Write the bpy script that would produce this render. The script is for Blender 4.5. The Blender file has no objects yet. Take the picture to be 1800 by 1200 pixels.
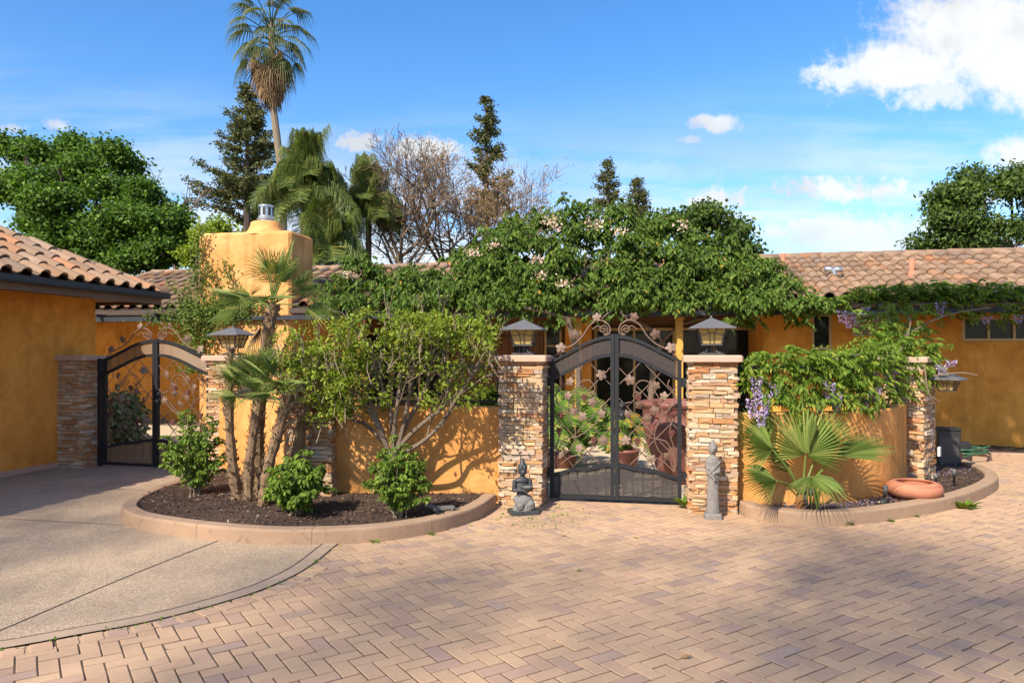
import bpy, math, random
import numpy as np
from mathutils import Vector, Matrix
PI = math.pi
R = math.radians
sc = bpy.context.scene
C = sc.collection

# ------------------------------------------------------------------ camera, sky, sun, exposure
EYE, FPX, HOR = 1.65, 1290.0, 624.0
cam = bpy.data.cameras.new('camera')
cam.sensor_width = 36; cam.lens = FPX / 1800 * 36
cam.shift_y = (HOR - 600) / 1800
cam.clip_start = 0.05; cam.clip_end = 1500
camo = bpy.data.objects.new('camera', cam); C.objects.link(camo)
camo.location = (0, 0, EYE); camo.rotation_euler = (PI / 2, 0, 0)
sc.camera = camo
SUN_AZ, SUN_EL = R(216), R(41)          # clockwise from +Y: behind the camera, to the left
S2 = Vector((math.sin(SUN_AZ) * math.cos(SUN_EL), math.cos(SUN_AZ) * math.cos(SUN_EL), math.sin(SUN_EL)))
sun = bpy.data.lights.new('sun', 'SUN'); sun.energy = 4.2; sun.angle = R(0.6); sun.color = (1.0, 0.90, 0.74)
suno = bpy.data.objects.new('sun', sun); C.objects.link(suno)
suno.rotation_euler = (-S2).to_track_quat('-Z', 'Y').to_euler()
sc.view_settings.view_transform = 'Standard'; sc.view_settings.look = 'None'
sc.view_settings.gamma = 1; sc.view_settings.use_curve_mapping = False
sc.view_settings.exposure = 1.0
sc.cycles.max_bounces = 4; sc.cycles.diffuse_bounces = 3; sc.cycles.glossy_bounces = 2; sc.cycles.transmission_bounces = 2; sc.cycles.caustics_reflective = False; sc.cycles.caustics_refractive = False
sc.cycles.use_adaptive_sampling = True; sc.cycles.adaptive_threshold = 0.02

class NT:
    """tiny node helper"""
    def __init__(s, tree): s.t = tree; tree.nodes.clear()
    def n(s, typ, **kw):
        nd = s.t.nodes.new(typ)
        for k, v in kw.items():
            if k.startswith('_'): setattr(nd, k[1:], v)
        return nd
    def put(s, nd, key, v):
        if v is None: return
        i = nd.inputs[key]
        if isinstance(v, bpy.types.NodeSocket): s.t.links.new(v, i)
        else: i.default_value = v
    def math(s, op, a, b=None, c=None, clamp=False):
        nd = s.t.nodes.new('ShaderNodeMath'); nd.operation = op; nd.use_clamp = clamp
        s.put(nd, 0, a); s.put(nd, 1, b); s.put(nd, 2, c)
        return nd.outputs[0]
    def mix(s, f, a, b, blend='MIX'):
        nd = s.t.nodes.new('ShaderNodeMix'); nd.data_type = 'RGBA'; nd.blend_type = blend
        s.put(nd, 'Factor', f) if not isinstance(f, (int, float)) else setattr(nd.inputs[0], 'default_value', f)
        for k, v in ((6, a), (7, b)):
            if isinstance(v, bpy.types.NodeSocket): s.t.links.new(v, nd.inputs[k])
            else: nd.inputs[k].default_value = (*v, 1) if len(v) == 3 else v
        return nd.outputs[2]
    def ramp(s, f, stops, interp='LINEAR'):
        nd = s.t.nodes.new('ShaderNodeValToRGB'); cr = nd.color_ramp; cr.interpolation = interp
        while len(cr.elements) < len(stops): cr.elements.new(0.5)
        for e, (p, c) in zip(cr.elements, stops): e.position = p; e.color = (*c, 1)
        s.t.links.new(f, nd.inputs[0]); return nd.outputs[0]
    def noise(s, scale, detail=4, rough=0.55, vec=None, dist=0.0, dim='3D'):
        nd = s.t.nodes.new('ShaderNodeTexNoise'); nd.noise_dimensions = dim
        nd.inputs['Scale'].default_value = scale; nd.inputs['Detail'].default_value = detail
        nd.inputs['Roughness'].default_value = rough; nd.inputs['Distortion'].default_value = dist
        if vec is not None: s.t.links.new(vec, nd.inputs['Vector'])
        return nd.outputs[0]
    def smooth(s, x, a, b):
        nd = s.t.nodes.new('ShaderNodeMapRange'); nd.interpolation_type = 'SMOOTHSTEP'
        s.put(nd, 0, x); nd.inputs[1].default_value = a; nd.inputs[2].default_value = b
        return nd.outputs[0]

# world: daylight sky with cumulus clouds by direction
w = bpy.data.worlds.new('World'); sc.world = w; w.use_nodes = True
nt = NT(w.node_tree)
sky = nt.n('ShaderNodeTexSky', _sky_type='NISHITA', _sun_disc=False)
sky.sun_elevation = SUN_EL; sky.sun_rotation = SUN_AZ; sky.air_density = 1.0; sky.dust_density = 0.6; sky.ozone_density = 2.5
tc = nt.n('ShaderNodeTexCoord'); sep = nt.n('ShaderNodeSeparateXYZ'); w.node_tree.links.new(tc.outputs['Generated'], sep.inputs[0])
dx, dy, dz = sep.outputs
yy = nt.math('MAXIMUM', dy, 0.08)
ca = nt.math('DIVIDE', dx, yy); cb = nt.math('DIVIDE', dz, yy)
comb = nt.n('ShaderNodeCombineXYZ'); nt.put(comb, 0, ca); nt.put(comb, 1, cb)
v2 = comb.outputs[0]
big = nt.noise(8.0, 7, 0.64, v2, 0.0, '2D')
fine = nt.noise(52.0, 5, 0.62, v2, 0.0, '2D')
pert = nt.math('ADD', nt.math('MULTIPLY', nt.math('SUBTRACT', big, 0.5), 2.0), nt.math('MULTIPLY', nt.math('SUBTRACT', fine, 0.5), 1.5))
blobs = [(1725, 50, 200, 110, 1.0, .55), (1580, 122, 150, 62, 1.0, .6), (1790, 120, 150, 84, 1.0, .5), (1478, 132, 70, 30, .9, .9), (1640, 165, 110, 34, .8, .9), (1262, 217, 50, 19, .9, .8), (1212, 246, 26, 10, .7, .8),
         (1490, 338, 150, 34, .95, 1.0), (1255, 352, 90, 26, .95, 1.0), (1480, 402, 260, 44, .85, .8), (1560, 428, 280, 30, .75, .7), (735, 262, 76, 28, .95, 1.0), (635, 252, 46, 20, .9, 1.0),
         (100, 220, 30, 19, .75, .9), (25, 226, 44, 13, .65, .9), (1795, 270, 90, 36, .95, .6), (820, 305, 150, 30, .45, .5), (1150, 395, 300, 46, .5, .5), (330, 325, 110, 30, .42, .5), (1100, 300, 330, 26, .28, .6)]
mask = None; und = None
for (px, py, rx, ry, s, pk) in blobs:
    va = nt.n('ShaderNodeVectorMath', _operation='MULTIPLY_ADD'); nt.put(va, 0, v2)
    va.inputs[1].default_value = (FPX / rx, FPX / ry, 0); va.inputs[2].default_value = (-(px - 900) / rx, -(HOR - py) / ry, 0)
    vl = nt.n('ShaderNodeVectorMath', _operation='LENGTH'); nt.put(vl, 0, va.outputs[0])
    r = nt.math('MULTIPLY_ADD', pert, pk, vl.outputs['Value'])
    mr = nt.n('ShaderNodeMapRange', _interpolation_type='SMOOTHSTEP'); nt.put(mr, 0, r)
    mr.inputs[1].default_value = 1.10; mr.inputs[2].default_value = 0.36; mr.inputs[4].default_value = s
    mask = mr.outputs[0] if mask is None else nt.math('MAXIMUM', mask, mr.outputs[0])
front = nt.smooth(dy, 0.1, 0.3)
mask = nt.math('MULTIPLY', mask, front)
# unseen cumulus over the rest of the sky, thickened to give white fill light
zz = nt.math('MAXIMUM', dz, 0.05)
comb2 = nt.n('ShaderNodeCombineXYZ'); nt.put(comb2, 0, nt.math('DIVIDE', dx, zz)); nt.put(comb2, 1, nt.math('DIVIDE', dy, zz))
gen = nt.noise(0.9, 4, 0.58, comb2.outputs[0], 0.0, '2D')
gm = nt.math('MULTIPLY', nt.smooth(gen, 0.50, 0.64), nt.math('SUBTRACT', 1.0, front))
mask = nt.math('MAXIMUM', mask, gm)
# thin haze streaks low down
comb3 = nt.n('ShaderNodeCombineXYZ'); nt.put(comb3, 0, nt.math('MULTIPLY', ca, 1.2)); nt.put(comb3, 1, nt.math('MULTIPLY', cb, 9.0))
st = nt.noise(2.2, 4, 0.6, comb3.outputs[0], 0.0, '2D')
low = nt.smooth(dz, 0.36, 0.10)
mask = nt.math('MAXIMUM', mask, nt.math('MULTIPLY', nt.math('MULTIPLY', nt.smooth(st, 0.33, 0.62), low), 0.85))
hs = nt.n('ShaderNodeHueSaturation'); nt.put(hs, 'Color', sky.outputs[0]); nt.put(hs, 'Saturation', 1.31); nt.put(hs, 'Hue', 0.504)
shade = nt.math('ADD', 0.75, nt.math('MULTIPLY', nt.smooth(nt.noise(4.3, 4, 0.55, v2, 0.0, '2D'), 0.36, 0.56), 0.24))
white = nt.n('ShaderNodeCombineColor')
nt.put(white, 0, nt.math('MULTIPLY', shade, 4.09)); nt.put(white, 1, nt.math('MULTIPLY', shade, 4.19)); nt.put(white, 2, nt.math('MULTIPLY', shade, 4.27))
skycol = nt.mix(mask, hs.outputs[0], white.outputs[0])
w.cycles.sampling_method = 'MANUAL'; w.cycles.sample_map_resolution = 512
bg = nt.n('ShaderNodeBackground'); nt.put(bg, 0, skycol); bg.inputs[1].default_value = 0.125
out = nt.n('ShaderNodeOutputWorld'); w.node_tree.links.new(bg.outputs[0], out.inputs[0])

# ------------------------------------------------------------------ helpers
def W(px, py, d): return np.array(((px - 900) / FPX * d, d, EYE + (HOR - py) / FPX * d))
ROT = R(11.5); CS, SN = math.cos(ROT), math.sin(ROT)
def uv(u, n): return (u * CS + n * SN, -u * SN + n * CS)
def upx(px, n):
    t = (px - 900) / FPX
    return n * (t * CS - SN) / (CS + t * SN)

def link(o, parent=None):
    C.objects.link(o)
    if parent is not None: o.parent = parent
    return o
def O(name, me, parent=None, loc=None, rz=0, scale=None):
    o = bpy.data.objects.new(name, me)
    if loc is not None: o.location = loc
    if rz: o.rotation_euler = (0, 0, rz)
    if scale is not None: o.scale = scale
    return link(o, parent)
def tag(o, label, cat=None, group=None):
    o['label'] = label
    if cat: o['category'] = cat
    if group: o['group'] = group
    return o
def T(name, label, cat, loc=(0, 0, 0), rz=0, group=None):
    o = bpy.data.objects.new(name, None); o.empty_display_size = 0.1
    o.location = loc; o.rotation_euler = (0, 0, rz); C.objects.link(o)
    return tag(o, label, cat, group)
def struct(o): o['kind'] = 'structure'; return o
def stuff(o, label=None):
    o['kind'] = 'stuff'
    if label: o['label'] = label
    return o
def copy_tree(o, parent=None):
    c = o.copy(); C.objects.link(c); c.parent = parent
    for ch in list(o.children): copy_tree(ch, c)
    return c

def np_mesh(name, V, F, mat, smooth=False):
    """V (n,3) array, F (m,k) array of equal polygons"""
    V = np.asarray(V, dtype=np.float32); F = np.asarray(F, dtype=np.int32)
    me = bpy.data.meshes.new(name)
    m, k = F.shape
    me.vertices.add(len(V)); me.vertices.foreach_set('co', V.ravel())
    me.loops.add(m * k); me.loops.foreach_set('vertex_index', F.ravel())
    me.polygons.add(m); me.polygons.foreach_set('loop_start', np.arange(m, dtype=np.int32) * k)
    try: me.polygons.foreach_set('loop_total', np.full(m, k, dtype=np.int32))
    except Exception: pass
    if smooth: me.polygons.foreach_set('use_smooth', np.ones(m, dtype=bool))
    me.update(calc_edges=True); me.validate()
    me.materials.append(mat)
    return me

class MB:
    def __init__(s): s.v = []; s.f = []
    def quad(s, a, b, c, d):
        i = len(s.v); s.v += [tuple(a), tuple(b), tuple(c), tuple(d)]; s.f.append((i, i + 1, i + 2, i + 3))
    def tri(s, a, b, c):
        i = len(s.v); s.v += [tuple(a), tuple(b), tuple(c)]; s.f.append((i, i + 1, i + 2))
    def box(s, x0, x1, y0, y1, z0, z1, M=None):
        i = len(s.v)
        P = [(x, y, z) for z in (z0, z1) for (x, y) in ((x0, y0), (x1, y0), (x1, y1), (x0, y1))]
        if M is not None: P = [tuple(M @ Vector(p)) for p in P]
        s.v += P
        s.f += [(i + 3, i + 2, i + 1, i), (i + 4, i + 5, i + 6, i + 7)] + [(i + a, i + (a + 1) % 4, i + 4 + (a + 1) % 4, i + 4 + a) for a in range(4)]
        return s
    def cbox(s, x0, x1, y0, y1, z0, z1, b=0.01, M=None):
        """box with chamfered top and vertical edges"""
        def ring(x0, x1, y0, y1, z, b):
            return [(x0 + b, y0, z), (x1 - b, y0, z), (x1, y0 + b, z), (x1, y1 - b, z), (x1 - b, y1, z), (x0 + b, y1, z), (x0, y1 - b, z), (x0, y0 + b, z)]
        rs = [ring(x0, x1, y0, y1, z0, b), ring(x0, x1, y0, y1, z1 - b, b), ring(x0 + b, x1 - b, y0 + b, y1 - b, z1, b)]
        i = len(s.v)
        for r in rs: s.v += [tuple(M @ Vector(p)) for p in r] if M is not None else r
        for k in range(2):
            for a in range(8):
                s.f.append((i + k * 8 + a, i + k * 8 + (a + 1) % 8, i + k * 8 + 8 + (a + 1) % 8, i + k * 8 + 8 + a))
        s.f.append(tuple(i + 16 + a for a in range(8))); s.f.append(tuple(i + 7 - a for a in range(8)))
        return s
    def tube(s, pts, radii, n=6, cap=True, flat=1.0):
        pts = [Vector(p) for p in pts]; m = len(pts)
        if not hasattr(radii, '__len__'): radii = [radii] * m
        i0 = len(s.v); prev = None
        for k in range(m):
            t = (pts[min(k + 1, m - 1)] - pts[max(k - 1, 0)])
            if t.length < 1e-9: t = Vector((0, 0, 1))
            t.normalize()
            if prev is None: a = t.cross(Vector((0, 0, 1)) if abs(t.z) < 0.9 else Vector((1, 0, 0)))
            else: a = prev - t * prev.dot(t)
            if a.length < 1e-6: a = t.orthogonal()
            a.normalize(); prev = a; b = t.cross(a)
            for j in range(n):
                an = 2 * PI * (j + 0.5) / n
                s.v.append(tuple(pts[k] + (a * math.cos(an) + b * math.sin(an) * flat) * radii[k]))
        for k in range(m - 1):
            for j in range(n):
                s.f.append((i0 + k * n + j, i0 + k * n + (j + 1) % n, i0 + (k + 1) * n + (j + 1) % n, i0 + (k + 1) * n + j))
        if cap:
            s.f.append(tuple(i0 + n - 1 - j for j in range(n))); s.f.append(tuple(i0 + (m - 1) * n + j for j in range(n)))
        return s
    def lathe(s, prof, n=16, c=(0, 0, 0), sx=1, sy=1, rz=0.0):
        i0 = len(s.v); m = len(prof)
        for (r, z) in prof:
            for j in range(n):
                an = 2 * PI * j / n + rz
                s.v.append((c[0] + r * math.cos(an) * sx, c[1] + r * math.sin(an) * sy, c[2] + z))
        for k in range(m - 1):
            for j in range(n):
                s.f.append((i0 + k * n + j, i0 + k * n + (j + 1) % n, i0 + (k + 1) * n + (j + 1) % n, i0 + (k + 1) * n + j))
        s.f.append(tuple(i0 + n - 1 - j for j in range(n))); s.f.append(tuple(i0 + (m - 1) * n + j for j in range(n)))
        return s
    def ell(s, c, r, n=10, m=7, M=None):
        i0 = len(s.v)
        if not hasattr(r, '__len__'): r = (r, r, r)
        for k in range(m + 1):
            th = PI * k / m
            for j in range(n):
                an = 2 * PI * j / n
                p = Vector((r[0] * math.sin(th) * math.cos(an), r[1] * math.sin(th) * math.sin(an), r[2] * math.cos(th)))
                if M is not None: p = M @ p
                s.v.append((c[0] + p.x, c[1] + p.y, c[2] + p.z))
        for k in range(m):
            for j in range(n):
                s.f.append((i0 + (k + 1) * n + j, i0 + (k + 1) * n + (j + 1) % n, i0 + k * n + (j + 1) % n, i0 + k * n + j))
        return s
    def mesh(s, name, mat, smooth=False, origin=None):
        v = s.v
        if origin is not None: v = [(p[0] - origin[0], p[1] - origin[1], p[2] - origin[2]) for p in v]
        me = bpy.data.meshes.new(name); me.from_pydata(v, [], s.f)
        if smooth: me.polygons.foreach_set('use_smooth', [True] * len(me.polygons))
        me.materials.append(mat); me.update()
        return me
    def build(s, name, mat, parent=None, smooth=False, world=False, **kw):
        org = parent.location if (world and parent is not None) else None
        if world and parent is not None and parent.parent is not None: org = parent.parent.location
        return O(name, s.mesh(name, mat, smooth, org), parent, **kw)

def unit(a): return a / np.maximum(np.linalg.norm(a, axis=-1, keepdims=True), 1e-9)
def leaves(P, D, N, L, Wd, fold=0.25, six=False, curl=0.0):
    """leaf blades: base P, axis D, normal N, length L, half width Wd -> V,F"""
    P = np.asarray(P, float); n = len(P)
    D = unit(D); N = unit(N - D * np.sum(N * D, axis=1, keepdims=True)); S = np.cross(D, N)
    L = np.broadcast_to(np.asarray(L, float), (n,))[:, None]; Wd = np.broadcast_to(np.asarray(Wd, float), (n,))[:, None]
    up = N * Wd * fold; dn = -N * L * curl
    if not six:
        V = np.stack([P, P + D * L * .45 + S * Wd + up, P + D * L + dn, P + D * L * .45 - S * Wd + up], 1)
        i = np.arange(n)[:, None] * 4
        F = np.concatenate([i + [[0, 2, 1]], i + [[0, 3, 2]]], 0)
    else:
        V = np.stack([P, P + D * L * .28 + S * Wd * .85 + up, P + D * L * .62 + S * Wd * .8 + up + dn * .35, P + D * L + dn,
                      P + D * L * .62 - S * Wd * .8 + up + dn * .35, P + D * L * .28 - S * Wd * .85 + up], 1)
        i = np.arange(n)[:, None] * 6
        F = np.concatenate([i + [[0, 3, 2, 1]], i + [[0, 5, 4, 3]]], 0)
    return V.reshape(-1, 3), F
def leafobj(name, P, D, N, L, Wd, mat, parent, world=True, **kw):
    V, F = leaves(P, D, N, L, Wd, **kw)
    if world:
        org = parent.location if parent.parent is None else parent.parent.location
        V = V - np.array(org)
    return O(name, np_mesh(name, V, F, mat), parent)
def rdirs(rng, n): return unit(rng.normal(size=(n, 3)))
def clusters(rng, centers, per, spread, flat=0.75):
    """gaussian leaf clumps about the centres; returns points and outward vectors"""
    c = np.repeat(centers, per, axis=0); off = rng.normal(size=(len(c), 3)) * spread * np.array((1, 1, flat))
    return c + off, off
def smoothpath(pts, sub=6, closed=False):
    pts = [Vector(p) for p in pts]; out = []
    n = len(pts)
    for i in range(n - 1):
        p0 = pts[max(i - 1, 0)]; p1 = pts[i]; p2 = pts[i + 1]; p3 = pts[min(i + 2, n - 1)]
        for k in range(sub):
            t = k / sub
            out.append(0.5 * ((2 * p1) + (p2 - p0) * t + (2 * p0 - 5 * p1 + 4 * p2 - p3) * t * t + (3 * p1 - p0 - 3 * p2 + p3) * t ** 3))
    out.append(pts[-1]); return out

# ------------------------------------------------------------------ materials
MATS = {}
def new_mat(name):
    m = bpy.data.materials.new(name); m.use_nodes = True
    t = NT(m.node_tree)
    o = t.n('ShaderNodeOutputMaterial'); b = t.n('ShaderNodeBsdfPrincipled')
    t.t.links.new(b.outputs[0], o.inputs[0]); MATS[name] = m
    return m, t, b, o
def bump(t, b, h, strength=0.3, dist=0.01):
    bn = t.n('ShaderNodeBump'); bn.inputs['Strength'].default_value = strength; bn.inputs['Distance'].default_value = dist
    t.put(bn, 'Height', h); t.t.links.new(bn.outputs[0], b.inputs['Normal'])
def objcoord(t): return t.n('ShaderNodeTexCoord').outputs['Object']
def geopos(t): return t.n('ShaderNodeNewGeometry').outputs['Position']
def simple(name, col, rough=0.6, metal=0.0, var=0.25, scale=20, bmp=0.0, spec=None):
    m, t, b, o = new_mat(name)
    p = geopos(t)
    n = t.noise(scale, 5, 0.6, p)
    c = t.mix(n, tuple(x * (1 - var) for x in col), tuple(min(1, x * (1 + var)) for x in col))
    t.put(b, 'Base Color', c); t.put(b, 'Metallic', metal)
    t.put(b, 'Roughness', t.math('ADD', rough - 0.08, t.math('MULTIPLY', n, 0.16)))
    if spec is not None: b.inputs['Specular IOR Level'].default_value = spec
    if bmp: bump(t, b, t.noise(scale * 4, 4, 0.6, p), bmp, 0.01)
    return m
def stucco(name, lo, mid, hi):
    m, t, b, o = new_mat(name)
    p = geopos(t)
    big = t.noise(1.1, 5, 0.6, p, 0.6); med = t.noise(4.5, 6, 0.65, p, 0.8)
    f = t.math('ADD', t.math('MULTIPLY', big, 0.6), t.math('MULTIPLY', med, 0.4))
    c = t.ramp(f, [(0.36, tuple(x * .88 for x in lo)), (0.50, mid), (0.63, tuple(min(1, x * 1.06) for x in hi))])
    # weather streaks running down
    mp = t.n('ShaderNodeMapping'); mp.inputs['Scale'].default_value = (3.5, 3.5, 0.35); t.t.links.new(p, mp.inputs[0])
    stq = t.noise(1.6, 6, 0.6, mp.outputs[0])
    c = t.mix(t.math('MULTIPLY', t.smooth(stq, 0.50, 0.70), 0.45), c, tuple(x * 0.66 for x in mid))
    t.put(b, 'Base Color', c); b.inputs['Roughness'].default_value = 0.88; b.inputs['Specular IOR Level'].default_value = 0.25
    h = t.math('ADD', t.math('MULTIPLY', t.noise(9, 4, 0.6, p), 1.0), t.math('MULTIPLY', t.noise(70, 3, 0.6, p), 0.25))
    bump(t, b, h, 0.6, 0.025)
    return m
STUCCO = stucco('stucco_ochre', (0.44, 0.19, 0.045), (0.58, 0.27, 0.075), (0.68, 0.36, 0.12))
STUCCO_W = stucco('stucco_wall_amber', (0.53, 0.235, 0.06), (0.63, 0.295, 0.088), (0.71, 0.36, 0.13))
STUCCO_D = stucco('stucco_deep_orange', (0.56, 0.225, 0.036), (0.67, 0.29, 0.050), (0.74, 0.35, 0.08))
STUCCO_C = stucco('stucco_chimney', (0.53, 0.238, 0.075), (0.62, 0.30, 0.10), (0.70, 0.37, 0.15))

def piece(name, stops, src, nsc=25, rough=0.8, bmp=0.3, amt=0.28, stain=None, wv=0.24):
    """colour picked per piece (object or island), grain on top"""
    m, t, b, o = new_mat(name)
    if src == 'object': rnd = t.n('ShaderNodeObjectInfo').outputs['Random']
    else: rnd = t.n('ShaderNodeNewGeometry').outputs['Random Per Island']
    p = geopos(t)
    c = t.ramp(rnd, stops)
    n = t.noise(nsc, 6, 0.65, p)
    wn = t.n('ShaderNodeTexWhiteNoise', _noise_dimensions='1D'); t.put(wn, 'W', t.math('MULTIPLY', rnd, 917.3))
    k = t.math('ADD', 1.0 - amt / 2 - wv / 2, t.math('ADD', t.math('MULTIPLY', n, amt), t.math('MULTIPLY', wn.outputs[0], wv)))
    cc = t.n('ShaderNodeCombineColor')
    for i in range(3): t.put(cc, i, k)
    c = t.mix(1.0, c, cc.outputs[0], 'MULTIPLY')
    if stain:
        sn = t.noise(stain[0], 5, 0.6, p, 0.5)
        c = t.mix(t.math('MULTIPLY', t.smooth(sn, 0.48, 0.70), stain[2]), c, stain[1])
    t.put(b, 'Base Color', c); b.inputs['Roughness'].default_value = rough; b.inputs['Specular IOR Level'].default_value = 0.3
    bump(t, b, t.noise(nsc * 3, 5, 0.7, p), bmp, 0.01)
    return m
STONE_STOPS = [(0.0, (0.403, 0.274, 0.162)), (0.14, (0.493, 0.353, 0.224)), (0.26, (0.403, 0.185, 0.067)), (0.38, (0.470, 0.314, 0.179)), (0.50, (0.538, 0.448, 0.347)),
               (0.60, (0.448, 0.241, 0.101)), (0.72, (0.358, 0.297, 0.235)), (0.82, (0.403, 0.162, 0.058)), (0.91, (0.336, 0.252, 0.190)), (1.0, (0.560, 0.459, 0.336))]
STONE = piece('ledger_stone', STONE_STOPS, 'object', 14, 0.85, 0.8, 0.5, (7, (0.42, 0.22, 0.09), 0.35))
PAVE_STOPS = [(0.0, (0.446, 0.292, 0.183)), (0.25, (0.473, 0.312, 0.192)), (0.5, (0.431, 0.274, 0.178)), (0.72, (0.489, 0.322, 0.195)), (0.86, (0.403, 0.259, 0.177)), (0.95, (0.367, 0.240, 0.177)), (1.0, (0.367, 0.259, 0.198))]
PAVE_O = piece('paver_clay', PAVE_STOPS, 'object', 30, 0.85, 0.35, 0.3, (1.1, (0.22, 0.15, 0.10), 0.32), 0.09)
PAVE_I = piece('paver_clay_far', PAVE_STOPS, 'island', 30, 0.85, 0.35, 0.3, (1.1, (0.22, 0.15, 0.10), 0.32), 0.09)
TILE_STOPS = [(0.0, (0.25, 0.158, 0.10)), (0.25, (0.30, 0.195, 0.125)), (0.45, (0.23, 0.145, 0.095)), (0.60, (0.285, 0.16, 0.092)), (0.68, (0.34, 0.15, 0.07)), (0.75, (0.28, 0.19, 0.13)), (0.88, (0.19, 0.13, 0.095)), (1.0, (0.31, 0.215, 0.145))]
TILE_O = piece('roof_tile_clay', TILE_STOPS, 'object', 9, 0.82, 0.3, 0.4, (3, (0.19, 0.12, 0.08), 0.5), 0.36)
TILE_I = piece('roof_tile_clay_far', TILE_STOPS, 'island', 9, 0.82, 0.3, 0.4, (3, (0.19, 0.12, 0.08), 0.5), 0.36)
CAPM = simple('cap_concrete', (0.46, 0.30, 0.22), 0.8, 0, 0.16, 9, 0.25)
CURB, t_, b_, o_ = new_mat('curb_concrete')
p_ = geopos(t_); n1 = t_.noise(4, 6, 0.65, p_); n2 = t_.noise(11, 5, 0.6, p_, 0.8); n3 = t_.noise(90, 3, 0.6, p_)
c_ = t_.mix(n1, (0.29, 0.185, 0.115), (0.43, 0.285, 0.185))
c_ = t_.mix(t_.math('MULTIPLY', t_.smooth(n2, 0.54, 0.72), 0.55), c_, (0.17, 0.105, 0.062))
c_ = t_.mix(t_.math('MULTIPLY', n3, 0.35), c_, (0.25, 0.165, 0.105))
t_.put(b_, 'Base Color', c_); b_.inputs['Roughness'].default_value = 0.88; bump(t_, b_, t_.math('ADD', n3, n2), 0.5, 0.008)
BAND = simple('band_concrete', (0.35, 0.25, 0.175), 0.85, 0, 0.22, 6, 0.3)
SAND = simple('joint_sand', (0.10, 0.064, 0.041), 0.95, 0, 0.3, 30, 0.3)
EARTH = simple('earth', (0.16, 0.12, 0.075), 0.95, 0, 0.4, 2, 0.4)
COURT = simple('courtyard_concrete', (0.50, 0.40, 0.28), 0.85, 0, 0.18, 3, 0.3)
IRON = simple('black_iron', (0.016, 0.017, 0.020), 0.5, 0.0, 0.35, 30, 0.1, 0.3)
STEEL = simple('dark_painted_steel', (0.035, 0.038, 0.045), 0.45, 0.2, 0.4, 6, 0.1)
COPPER = simple('aged_copper', (0.17, 0.108, 0.078), 0.6, 0.2, 0.4, 40, 0.2)
GRAPE = simple('red_grapes', (0.13, 0.045, 0.035), 0.35, 0.2, 0.4, 40)
GUTTER = simple('gutter_brown', (0.075, 0.05, 0.038), 0.5, 0.2, 0.3, 4)
SOFFIT = simple('soffit_wood', (0.17, 0.09, 0.05), 0.7, 0, 0.3, 6)
ZINC = simple('galvanised_steel', (0.50, 0.52, 0.54), 0.35, 0.8, 0.25, 14)
TERRA = simple('terracotta', (0.42, 0.165, 0.095), 0.8, 0, 0.2, 7, 0.3)
CLAYPOT = simple('red_brown_clay', (0.20, 0.075, 0.058), 0.6, 0, 0.25, 5, 0.25)
GREYST = simple('grey_carved_stone', (0.21, 0.19, 0.175), 0.85, 0, 0.45, 26, 0.8)
DARKST = simple('dark_bronze_stone', (0.04, 0.043, 0.048), 0.5, 0.1, 0.5, 14, 0.6)
PALEST = simple('worn_grey_stone', (0.155, 0.15, 0.145), 0.75, 0, 0.5, 22, 0.8)
WOOD = simple('door_wood', (0.16, 0.062, 0.024), 0.6, 0, 0.45, 9, 0.2)
CREAM = simple('cream_window_frame', (0.50, 0.36, 0.18), 0.6, 0, 0.15, 8)
POSTM = simple('ochre_post_paint', (0.56, 0.28, 0.05), 0.7, 0, 0.15, 6, 0.1)
BLACKP = simple('black_plastic', (0.018, 0.018, 0.019), 0.5, 0, 0.3, 12)
HOSE = simple('green_hose', (0.03, 0.12, 0.06), 0.4, 0, 0.2, 20)
PALEM = simple('white_plastic', (0.62, 0.60, 0.56), 0.5, 0, 0.1, 20)
ACM = simple('beige_casing', (0.46, 0.37, 0.24), 0.6, 0, 0.1, 9)
BLACKT = simple('black_print', (0.012, 0.011, 0.010), 0.6, 0, 0.1, 9)
LAMPM = simple('lamp_bronze_paint', (0.055, 0.05, 0.048), 0.55, 0.2, 0.35, 24, 0.15)
HATM = simple('lamp_hat_grey', (0.115, 0.11, 0.112), 0.6, 0.1, 0.25, 16, 0.1)
WICK_D = simple('dark_woven_strip', (0.052, 0.042, 0.040), 0.75, 0.0, 0.5, 26, 0, 0.2)
WICK_T = simple('tan_woven_strip', (0.17, 0.098, 0.048), 0.6, 0, 0.4, 22)
BARK = simple('grey_brown_bark', (0.155, 0.115, 0.080), 0.9, 0, 0.4, 22, 0.9)
BARKP = simple('pale_bark', (0.20, 0.155, 0.105), 0.85, 0, 0.4, 18, 0.6)
BARKD = simple('dark_bark', (0.075, 0.055, 0.042), 0.9, 0, 0.4, 9, 0.8)
TWIG = simple('dry_twig', (0.165, 0.115, 0.076), 0.85, 0, 0.35, 12)
FIBRE = simple('palm_fibre', (0.20, 0.125, 0.07), 0.9, 0, 0.5, 30, 0.8)
FIBRE2 = simple('palm_leaf_bases', (0.30, 0.205, 0.125), 0.85, 0, 0.4, 30, 0.6)
ORANGEB = simple('palm_orange_base', (0.27, 0.095, 0.03), 0.85, 0, 0.5, 60, 0.9)

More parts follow.
